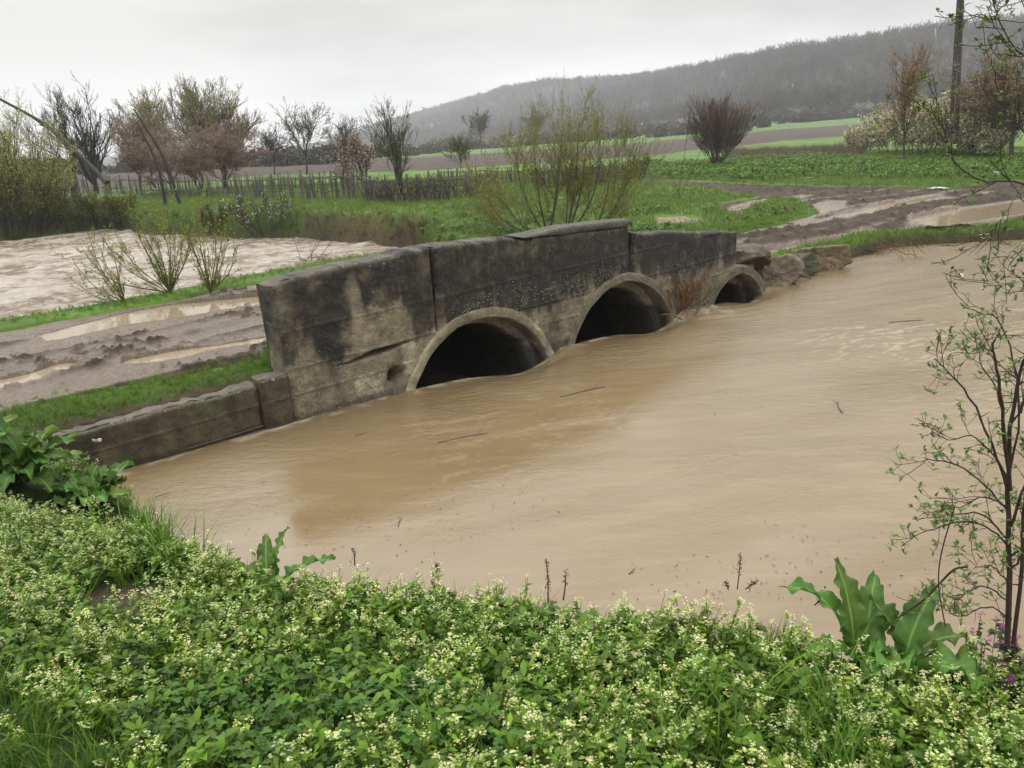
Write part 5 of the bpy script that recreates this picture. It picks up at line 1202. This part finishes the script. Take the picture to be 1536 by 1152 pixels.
# ================================================================== FENCE, WELL SWEEPS, POLES
def fence(label, line_px, top_px, npost, npick, seed, name='stick_fence', brush=0, jitter=.12, rails=2, group='stick fences round the gardens'):
    r_ = np.random.default_rng(seed); pts = [gp(a, b_) for a, b_ in line_px]; L = poly(pts, 80) if len(pts) > 2 else poly(pts, 80)
    h = HT(pts[len(pts)//2], top_px, line_px[len(pts)//2][0]); t = thing(name, label, 'fence', L[0], group)
    def on(u_):
        f = u_*79; i = min(int(f), 78); q_ = L[i]+(L[i+1]-L[i])*(f-i); return np.array([q_[0], q_[1], gz_at(q_[0], q_[1])])
    for k in range(npost):
        b0 = on((k+.5*r_.uniform(.6, 1.4))/npost)-np.array([0, 0, .1]); hh = h*r_.uniform(.95, 1.2)+.1; lean = r_.normal(0, .05, 3)*[1, 1, 0]
        V, F = tubes([[b0, b0+lean*.5+[0, 0, hh*.5], b0+lean+[0, 0, hh]]], [[.055, .05, .042]], 6, cap=True); mb = MB(); mb.add(V, F); mb.build('post', M_WOOD, parent=t)
    for k in range(rails):
        zr_ = h*(.32+.48*k/(max(1, rails-1))); us = np.linspace(0.01, .99, npost*2+2); P_ = np.array([on(u_)+[0, 0, zr_+r_.normal(0, .03)] for u_ in us]); V, F = tubes([P_], [np.full(len(P_), .028)], 5); mb = MB(); mb.add(V, F); mb.build('rail', M_WOOD, parent=t)
    b0 = np.array([on(u_) for u_ in np.sort(r_.random(npick))]); hh = h*r_.uniform(.7, 1.1, npick); ln = r_.normal(0, jitter, (npick, 2))*hh[:, None]
    P_ = np.stack([b0, b0+np.stack([ln[:, 0]*.5, ln[:, 1]*.5, hh*.5], 1), b0+np.stack([ln[:, 0], ln[:, 1], hh], 1)], 1); V, F = tubes(P_, np.array([[.024, .022, .014]])*r_.uniform(.7, 1.2, (npick, 1)), 4, cap=False)
    mb = MB(); mb.add(V, F); mb.build('paling_panel', M_WOOD, parent=t)
    if brush:
        c_ = np.array([on(u_) for u_ in r_.random(brush)])+np.stack([r_.normal(0, .2, brush), r_.normal(0, .2, brush), r_.uniform(0, h*.9, brush)], 1); d = r_.normal(size=(brush, 3)); d /= np.linalg.norm(d, axis=1)[:, None]
        P_ = np.stack([c_-d*.3, c_+r_.normal(0, .04, (brush, 3)), c_+d*.3], 1); V, F = tubes(P_, np.full((brush, 3), .009), 3); mb = MB(); mb.add(V, F); mb.build('brushwood', M_WOOD, parent=t)
fence('long dark fence of thin upright sticks along the far bank', [(95, 288), (200, 292), (330, 297), (440, 300), (540, 300)], 264, 26, 210, 1, jitter=.07)
fence('dense sagging stick fence stuffed with brushwood behind the river bend', [(545, 302), (600, 304), (660, 301), (725, 294)], 262, 11, 120, 2, brush=200, jitter=.25, rails=3)
fence('far garden fence of pale sticks along the strip of green behind the willow', [(655, 274), (720, 276), (800, 276), (900, 272)], 251, 14, 110, 3, jitter=.08)
fence('dark tangled brush fence right of the willow', [(800, 284), (850, 281), (900, 277), (945, 272)], 244, 7, 90, 4, brush=260, jitter=.3, rails=2)
fence('short fence of leaning sticks behind the long fence at left', [(380, 284), (460, 284), (560, 283)], 262, 8, 60, 5, jitter=.15)

def pole_between(a, b_, r0, r1, n=12, wob=.02, seed=0, k=7):
    r_ = np.random.default_rng(seed); P_ = np.linspace(a, b_, n)+r_.normal(0, wob, (n, 3)); return tubes([P_], [np.linspace(r0, r1, n)], k, cap=True)
# well sweep: forked post with the long balance beam
D = 46.; pb_ = atd(105, 281, D); pb_[2] = gz_at(pb_[0], pb_[1])-.1
t = thing('well_sweep', 'old well sweep with a long slanting beam on a forked post at far left', 'well sweep', pb_)
top = atd(107, 222, D); mb = MB(); mb.add(*pole_between(pb_, top, .16, .12, seed=1), (.03, .025, .022)); mb.add(*pole_between(top-[0, 0, .3], top+[.22, 0, .35], .07, .05, 5, .005), (.03, .025, .022)); mb.add(*pole_between(top-[0, 0, .3], top+[-.22, 0, .35], .07, .05, 5, .005), (.03, .025, .022)); mb.build('post', M_BARK, parent=t)
e0, e1 = atd(160, 274, D-1.5), atd(-30, 133, D+3); mb = MB(); P_ = poly([e0, top*.999+np.array([0, 0, .02]), atd(60, 182, D+1.2), e1], 16); V, F = tubes([P_], [np.linspace(.14, .05, 16)], 7, cap=True); mb.add(V, F, (.03, .026, .024)); mb.build('beam', M_BARK, parent=t)
# leaning pair of old trunks
D = 44.
for k, (a, b_, lab) in enumerate((((200, 163), (262, 300), 'upper of two dark leaning poles by the pink fruit trees'), ((206, 185), (248, 302), 'lower of two dark leaning poles by the pink fruit trees'))):
    lo = atd(b_[0]+ (0 if k else 8), b_[1], D+k*.6); lo[2] = gz_at(lo[0], lo[1])-.1; hi = atd(a[0], a[1], D+k*.6); mid = (lo+hi)/2+np.array([.25, 0, .15])
    P_ = poly([lo, mid, hi], 14); V, F = tubes([P_], [np.linspace(.10, .035, 14)], 7, cap=True); mb = MB(); mb.add(V, F, (.03, .026, .024)); mb.build('leaning_pole', M_BARK, label=lab, cat='pole', group='leaning poles', origin=lo)
# twin member utility pole
p = gp(1430, 236); D = math.hypot(p[0], p[1]); t = thing('utility_pole', 'tall utility pole of two close grey concrete members standing in the blossoming thicket', 'utility pole', p)
for k, (a, b_) in enumerate((((1424.5, 232), (1438, 0)), ((1433.5, 232), (1443.5, 0)))):
    lo = atd(*a, D); lo[2] = p[2]-.1; hi_ = atd(*b_, D); hi = lo+(hi_-lo)*1.35; V_ = []
    n = 14; P_ = np.linspace(lo, hi, n); V, F = tubes([P_], [np.linspace(.13, .11, n)], 4, cap=True); mb = MB(); mb.add(V, F); mb.build('member', M_POLE, parent=t, smooth=False)
    if k == 0: A0, A1_ = lo, hi
mb = MB()
for f in (.18, .34, .5, .64, .78):
    a = A0+(A1_-A0)*f; b_ = lo+(hi-lo)*f; V, F = tubes([[a, b_]], [[.05, .05]], 4, cap=True); mb.add(V, F)
mb.build('cross_ties', M_POLE, parent=t, smooth=False)
# two far masts against the wooded slope
for k, (x_, yb, yt, D) in enumerate(((1190, 166, 128, 400.), (1403, 82, 54, 470.))):
    lo = atd(x_, yb, D); hi = atd(x_-1, yt, D); g = gz_at(lo[0], lo[1]); lo[2] = g; hi[2] = max(hi[2], g+9); mb = MB(); V, F = tubes([[lo, hi]], [[.45, .3]], 6, cap=True); mb.add(V, F, (.16, .16, .155)); mb.build('distant_mast', M_BARK, label=['pale mast at the foot of the wooded slope, above the plough strip', 'small pale mast high on the wooded slope, left of the twin pole'][k], cat='mast', origin=lo)

# ================================================================== GRASS, WEEDS ON THE VERGES AND FIELDS
def area_points(n, xr, yr, cond):
    x = RNG.uniform(*xr, n); y = RNG.uniform(*yr, n); z, dA, dB, u, near = base(x, y); mm = mudmask(x, y); s, o = so_of(x, y)
    k = cond(x, y, z, dA, dB, u, near, mm, s, o); return np.stack([x, y, z], 1)[k]
sg = [tuft_tpl(7, .055, .004, .02, [(.072, .155, .012), (.09, .17, .014), (.055, .125, .010), (.10, .14, .025)], 2) for _ in range(5)]
mb = MB()
P = area_points(90000, (-12, -1), (1.5, 11), lambda x, y, z, dA, dB, u, near, mm, s, o: (s < .15) & (o > .27+.2*fbm(s*2, o, 3, 8)) & (mm < .04) & (o < 1.2) & (s > -9))
place(mb, sg, P, .6, 1.5, .35, .3)
P = area_points(60000, (-16, 6), (3, 20), lambda x, y, z, dA, dB, u, near, mm, s, o: (s < 9) & (o > 4) & (mm < .0) & (dB < -.02) & (o < 6.6) & ((o > 5.75) | (fbm(x*1.3, y*1.3, 3, 16) > .02)))
place(mb, sg, P, .8, 1.7, .35, .3)
P = area_points(60000, (4, 22), (13, 26), lambda x, y, z, dA, dB, u, near, mm, s, o: (s > 8.9) & (mm < -.02) & (dA < .05) & (dA > -4) & ~near)
place(mb, sg, P, 1.0, 2.0, .35, .3)
mb.build('verge_grass', M_LEAF, label='short green grass on the verges of the muddy track', cat='grass', kind='stuff')
mg = [tuft_tpl(8, .14, .012, .10, [(.072, .142, .012), (.094, .158, .016), (.056, .115, .010), (.12, .13, .03)], 2) for _ in range(6)]
mb = MB()
P = area_points(120000, (-24, 34), (17, 60), lambda x, y, z, dA, dB, u, near, mm, s, o: (mm < -.02) & (dB < -.02) & (dA < -.1) & ((o > 5) | (s > 12)) & ~((s > -60) & (o < 6.4) & (s < 8)) & (np.abs(np.arctan2(x, y)) < .75))
place(mb, mg, P, .6, 1.3, .35, .35)
mb.build('meadow_grass', M_LEAF, label='green meadow grass beyond the river and the track', cat='grass', kind='stuff')
# hanging brown grass on the eroded far bank
hg = [tuft_tpl(16, .42, .014, .10, [(.085, .055, .026), (.11, .075, .035), (.055, .06, .02), (.06, .038, .02)], 3) for _ in range(5)]
mb = MB(); P = area_points(60000, (-26, 3), (17, 42), lambda x, y, z, dA, dB, u, near, mm, s, o: (dB < .12) & (dB > -.40) & (o > 8) & (z > 0))
bx_ = proj(P)[0]; keep_ = (RNG.random(len(P)) < .55); P = P[keep_]; bx_ = bx_[keep_]
mul = np.where((((bx_ > 455) & (bx_ < 628)) | (fbm(P[:, 0]*.35, P[:, 1]*.35, 2, 400) > .22))[:, None], np.array([[1.3, 1.2, 1.]]), np.array([[.62, 1.55, .7]]))
place(mb, hg, P, .35, .8, .9, .35, cm=mul)
mb.build('bank_grass', M_LEAF, label='brown and green grass hanging over the eroded far bank', cat='grass', kind='stuff')
# leafy weeds (nettles) along the far side of the track
wd = [broad_tpl(22, .11, .06, (.072, .145, .012), .20) for _ in range(6)]
def px_zone(P, f): px, py = proj(P); return P[f(px, py)]
mb = MB(); P = area_points(60000, (3, 44), (26, 70), lambda x, y, z, dA, dB, u, near, mm, s, o: (mm < -.3) & (dB < -3))
P = px_zone(P, lambda px, py: (px > 940) & (px < 1650) & (py < 272-(px-1000)*.006+8*fbm(px/40, py*0, 2, 410)) & (py > 238-(px-1000)*.012+6*np.sin(px/50)))
P = P[RNG.random(len(P)) < np.clip(.5+2.2*fbm(P[:, 0]*.35, P[:, 1]*.35, 3, 415), .06, 1)]
place(mb, wd, P, .25, 1.25, .3, .55)
P = area_points(14000, (-3, 8), (19, 28), lambda x, y, z, dA, dB, u, near, mm, s, o: (mm < -.3) & (dB < -.1))
P = P[fbm(P[:, 0]*.8, P[:, 1]*.8, 3, 411) > .08]; place(mb, wd, P[:900], .35, .8, .2, .4)
P = area_points(14000, (8, 20), (15, 24), lambda x, y, z, dA, dB, u, near, mm, s, o: (mm < -.15) & (dA < -.3) & (dA > -3) & (s > 9)); P = P[fbm(P[:, 0]*.6, P[:, 1]*.6, 3, 412) > .02]; place(mb, wd, P[:900], .3, .8, .2, .4)
mb.build('nettles', M_LEAF, label='band of leafy green weeds between the mud and the fields', cat='weeds', kind='stuff')
# dry red-brown stems in front of the ploughed strip
dg = [tuft_tpl(14, .55, .012, .15, [(.075, .05, .035), (.09, .065, .045), (.05, .06, .025)], 2) for _ in range(4)]
mb = MB(); P = area_points(50000, (3, 50), (40, 95), lambda x, y, z, dA, dB, u, near, mm, s, o: u < 1)
P = px_zone(P, lambda px, py: (px > 1090) & (px < 1300) & (py < 240-(px-1100)*.04) & (py > 228-(px-1100)*.04)); place(mb, dg, P[:1500], .7, 1.3, .2, .4)
mb.build('dry_weeds', M_LEAF, label='thin reddish dry weed stems at the near edge of the field', cat='weeds', kind='stuff')

# ================================================================== FLOATING DEBRIS
def stick(px, py, L, ang, label, seed, r=.008, curve=.04):
    p = at(px, py, .004); r_ = np.random.default_rng(seed); d = np.array([math.cos(ang), math.sin(ang), 0]); n_ = np.array([-d[1], d[0], 0])
    P_ = poly([p-d*L/2, p-d*L*.1+n_*curve*L, p+d*L*.2+n_*curve*L*.8+[0, 0, .004], p+d*L/2+[0, 0, .008]], 12); B_ = poly([P_[8], P_[8]+d*L*.1+n_*L*.1+[0, 0, .01], P_[8]+d*L*.2+n_*L*.13+[0, 0, .012]], 12)
    V, F = tubes([P_, B_], [np.linspace(r, r*.5, 12), np.linspace(r*.6, r*.3, 12)], 5, cap=True); mb = MB(); mb.add(V, F); mb.build('floating_stick', M_TWIG, label=label, cat='stick', group='sticks floating on the brown water', origin=p)
stick(695, 657, .50, .35, 'long thin stick floating in the water in front of the first pipe', 1, .006)
stick(875, 588, .60, .50, 'dark branch floating below the second pipe', 2, .009)
stick(1260, 610, .35, 1.3, 'dark stick floating in mid river on the right', 3)
stick(1360, 482, .5, .0, 'short flat dark stick in the current upstream right', 4, .008)
stick(600, 783, .14, 1.5, 'small forked twig floating near the bank edge', 5, .004)
stick(245, 742, .13, .5, 'small twig floating beside the left dock clump', 6, .003)
stick(540, 652, .10, .4, 'tiny chip floating left of the long thin stick', 7, .004)
stick(948, 858, .06, .7, 'tiny dark chip floating near the bank, centre right', 8, .004)
r_ = np.random.default_rng(77); mb = MB()
for k in range(1500):
    a, b_ = r_.uniform(330, 1450), 0; b_ = r_.uniform(500, 900); p = at(a, b_, .006)
    if sdist(np.array([p[0]]), np.array([p[1]]), POLY_A)[0] < .1 or fbm(np.array([p[0]*.9]), np.array([p[1]*1.4]), 3, 79)[0] < .03: continue
    L = r_.uniform(.003, .014); an = r_.uniform(0, 6.28); d = np.array([math.cos(an), math.sin(an), 0])*L; n_ = np.array([-d[1], d[0], 0])*r_.uniform(.15, .5)
    mb.add([p-d, p+n_+[0, 0, .003], p+d, p-n_], [[0, 1, 2], [0, 2, 3]] if True else [], np.array((.06, .042, .026))*r_.uniform(.5, 1.6))
mb.build('floating_debris', M_BARK, label='tiny specks of plant debris drifting on the brown water', cat='debris', kind='stuff')
# loose stones and rubbish
def pebbles():
    r_ = np.random.default_rng(4)
    for k, (a, b_) in enumerate(((410, 571), (168, 637), (150, 662), (143, 663), (185, 630))):
        p = at(a, b_, .52); rock((p[0], p[1], .53), (.045, .03, .028), 30+k, ['pale pebble on the wing wall top next to the bridge', 'pale pebble on the soil above the wing wall, upper of a pair', 'pale pebble on the wing wall top, right one of three', 'pale pebble on the wing wall top, left one of three', 'pale pebble on the wing wall top, furthest from the dock clump'][k], (.30, .28, .23), agg=0, grp='pale pebbles on the wing wall', cat='pebble', name='pebble')
pebbles()
for k, (a, b_, s_, lab) in enumerate(((1405, 283, .45, 'crumpled pale plastic sheet at the far edge of the mud'), (1037, 262, .3, 'small white scrap lying in the weeds behind the track'), (1215, 267, .35, 'pale scrap of litter at the near edge of the leafy weeds'))):
    p = gp(a, b_); X, Y = np.meshgrid(np.linspace(-1, 1, 22), np.linspace(-1, 1, 16)); Z = .12*np.abs(fbm(X*3+k*7, Y*3, 3, 88))*4*s_*(1-.6*np.hypot(X, Y)*.7); V, F = grid(p[0]+X*s_*(.6+.1*np.sin(Y*5)), p[1]+Y*s_*.5*(1+.2*np.sin(X*4)), p[2]+.01+Z); mb = MB(); mb.add(V, F); mb.build('plastic_litter', M_BAG, label=lab, cat='litter', group='pale litter by the track', origin=p)

# ================================================================== WOODED HILL
def bare_tpl(seed, h=9., n1=11, n2=6):
    r_ = np.random.default_rng(seed); S_, R_ = stems((0, 0, 0), 2, h*.72, .35, M=4, r=.16, foot=.1, rng_=r_, minr=.4); parts = []
    V, F = tubes(S_, R_, 3); parts.append((V, tri(F), (.9, .9, .9))); P, R = grow(S_, R_, n1, .4, .98, h*.30, .85, up=.35, wig=.08, M=3, rng_=r_, rmin=.05)
    V, F = tubes(P, R, 3); parts.append((V, tri(F), (1, 1, 1))); K = len(P)
    idx = np.repeat(np.arange(K), n2); b_ = P[idx, 1]+(P[idx, 2]-P[idx, 1])*r_.random((K*n2, 1)); d = r_.normal(size=(K*n2, 3))*.8+[0, 0, .45]; d /= np.linalg.norm(d, axis=1)[:, None]; s_ = r_.normal(size=(K*n2, 3)); s_ -= (s_*d).sum(1)[:, None]*d; s_ /= np.linalg.norm(s_, axis=1)[:, None]
    L = h*r_.uniform(.06, .13, (K*n2, 1)); V = np.stack([b_-s_*.07, b_+s_*.07, b_+d*L], 1).reshape(-1, 3); parts.append((V, np.arange(len(V)).reshape(-1, 3), (1.1, 1.05, 1)))
    return join(parts)
def hill_wood():
    tp = [bare_tpl(500+k) for k in range(6)]; n = 60000
    az = RNG.uniform(faz[3]-.02, faz[-1]-.10, n); D = np.sqrt(RNG.uniform(280**2, 1350**2, n)); x, y = np.sin(az)*D, np.cos(az)*D; z, u = far(x, y)
    px, py = proj(np.stack([x, y, z], 1)); front = (u > 3.92) & (u < 5.12)
    # thinner with distance, thicker along the skyline
    keepp = np.clip((520/D)**1.3, .12, 1)*.8+.55*((u > 4.75) & (u < 5.05)); k = front & (RNG.random(n) < keepp); print('forest trees', k.sum())
    P = np.stack([x, y, z-.3], 1)[k]; n1 = fbm(P[:, 0]/40, P[:, 1]/40, 3, 501); base_c = np.array([.034, .029, .026])*(1+.9*n1[:, None])
    warm = sstep(.05, .2, fbm(P[:, 0]/25, P[:, 1]/25, 3, 502))[:, None]*.5; base_c = base_c*(1-warm)+np.array([.070, .056, .034])*warm
    mb = MB(); sc = 1+.5*np.clip(np.hypot(P[:, 0], P[:, 1])/1000-.5, 0, 1)
    place(mb, tp, P, .55, 1.25, .08, .5, cm=base_c)
    mb.build('forest', M_FAR, label='bare grey brown forest covering the hill', cat='forest', kind='stuff')
    # scrub with blossom at the foot of the slope
    bt = []
    for q_ in range(5):
        r_ = np.random.default_rng(600+q_); K = 260; v = r_.normal(size=(K, 3)); v /= np.linalg.norm(v, axis=1)[:, None]; c_ = v*r_.uniform(.5, 1., (K, 1))*[2.2, 2.2, 1.7]+[0, 0, 1.5]; c_[:, 2] = np.abs(c_[:, 2])
        d = r_.normal(size=(K, 3))*.5; e = r_.normal(size=(K, 3))*.5; V = np.stack([c_, c_+d*.8, c_+e*.8], 1).reshape(-1, 3); bt.append((V, np.arange(K*3).reshape(K, 3), np.repeat(r_.uniform(.6, 1.35, (K, 1)), 3, 0)*np.ones((1, 3))))
    n = 9000; az = RNG.uniform(faz[4], faz[-1]-.1, n); D = np.sqrt(RNG.uniform(230**2, 640**2, n)); x, y = np.sin(az)*D, np.cos(az)*D; z, u = far(x, y)
    nn = fbm(x/30, y/30, 3, 601); k = (u > 2.95) & (u < 4.30) & (nn > -.03-.25*(u < 3.9)*(u > 3.3)) & (RNG.random(n) < np.where(u > 4.05, .45, .9)); k &= ~((u > 3.0) & (u < 3.75) & (np.abs(az-faz[9]) < .07))
    P = np.stack([x, y, z-.3], 1)[k]; print('scrub', k.sum()); m_ = RNG.random(len(P)); cm = np.where(m_[:, None] < .22, [[.15, .15, .11]], np.where(m_[:, None] < .6, [[.062, .062, .038]], [[.050, .042, .036]]))
    mb = MB(); place(mb, bt, P, .5, 1.35, .05, .25, cm=cm); mb.build('hillside_scrub', M_FAR, label='scrub with pale blossom along the foot of the hill', cat='scrub', kind='stuff')
    # low hedges between the fields
    mb = MB()
    for (x0, y0, x1, y1, nn_) in ((520, 238, 700, 219, 60), (690, 221, 960, 203, 90), (975, 204, 1130, 190, 40), (1180, 182, 1320, 171, 26), (395, 247, 520, 240, 40), (0, 262, 200, 255, 24), (200, 256, 400, 246, 22)):
        q0 = gp(x0, y0+3); q1 = gp(x1, y1+3); tt = RNG.random(nn_); Pp = q0[None]*(1-tt[:, None])+q1[None]*tt[:, None]+RNG.normal(0, 2.0, (nn_, 3))*[1, 1, 0]; Pp[:, 2] = far(Pp[:, 0], Pp[:, 1])[0]-.2
        place(mb, bt, Pp, .35, .95, .05, .3, cm=np.array([[.045, .045, .03]])*np.ones((nn_, 1)))
    mb.build('field_hedge', M_FAR, label='low dark hedges between the far fields', cat='hedge', kind='stuff')
hill_wood()

# ================================================================== HAZE (closed box of thin rainy air)
bm = bpy.data.meshes.new('haze'); x0, x1, y0, y1, z0, z1 = -2300, 2300, -300, 2300, -60, 135
bm.from_pydata([(x, y, z) for z in (z0, z1) for x, y in ((x0, y0), (x1, y0), (x1, y1), (x0, y1))], [], [(0, 3, 2, 1), (4, 5, 6, 7), (0, 1, 5, 4), (1, 2, 6, 5), (2, 3, 7, 6), (3, 0, 4, 7)])
hz = bpy.data.objects.new('haze', bm); COL.objects.link(hz); hz['kind'] = 'stuff'; hz['label'] = 'thin grey rain haze over the valley'; hz['category'] = 'haze'
m_ = bpy.data.materials.new('haze_air'); m_.use_nodes = True; t_ = m_.node_tree; t_.nodes.clear(); o_ = N('ShaderNodeOutputMaterial', t_); v_ = N('ShaderNodeVolumePrincipled', t_)
v_.inputs['Density'].default_value = .00040; v_.inputs['Color'].default_value = (.93, .95, 1.0, 1); v_.inputs['Anisotropy'].default_value = 0.
t_.links.new(v_.outputs[0], o_.inputs['Volume']); bm.materials.append(m_)
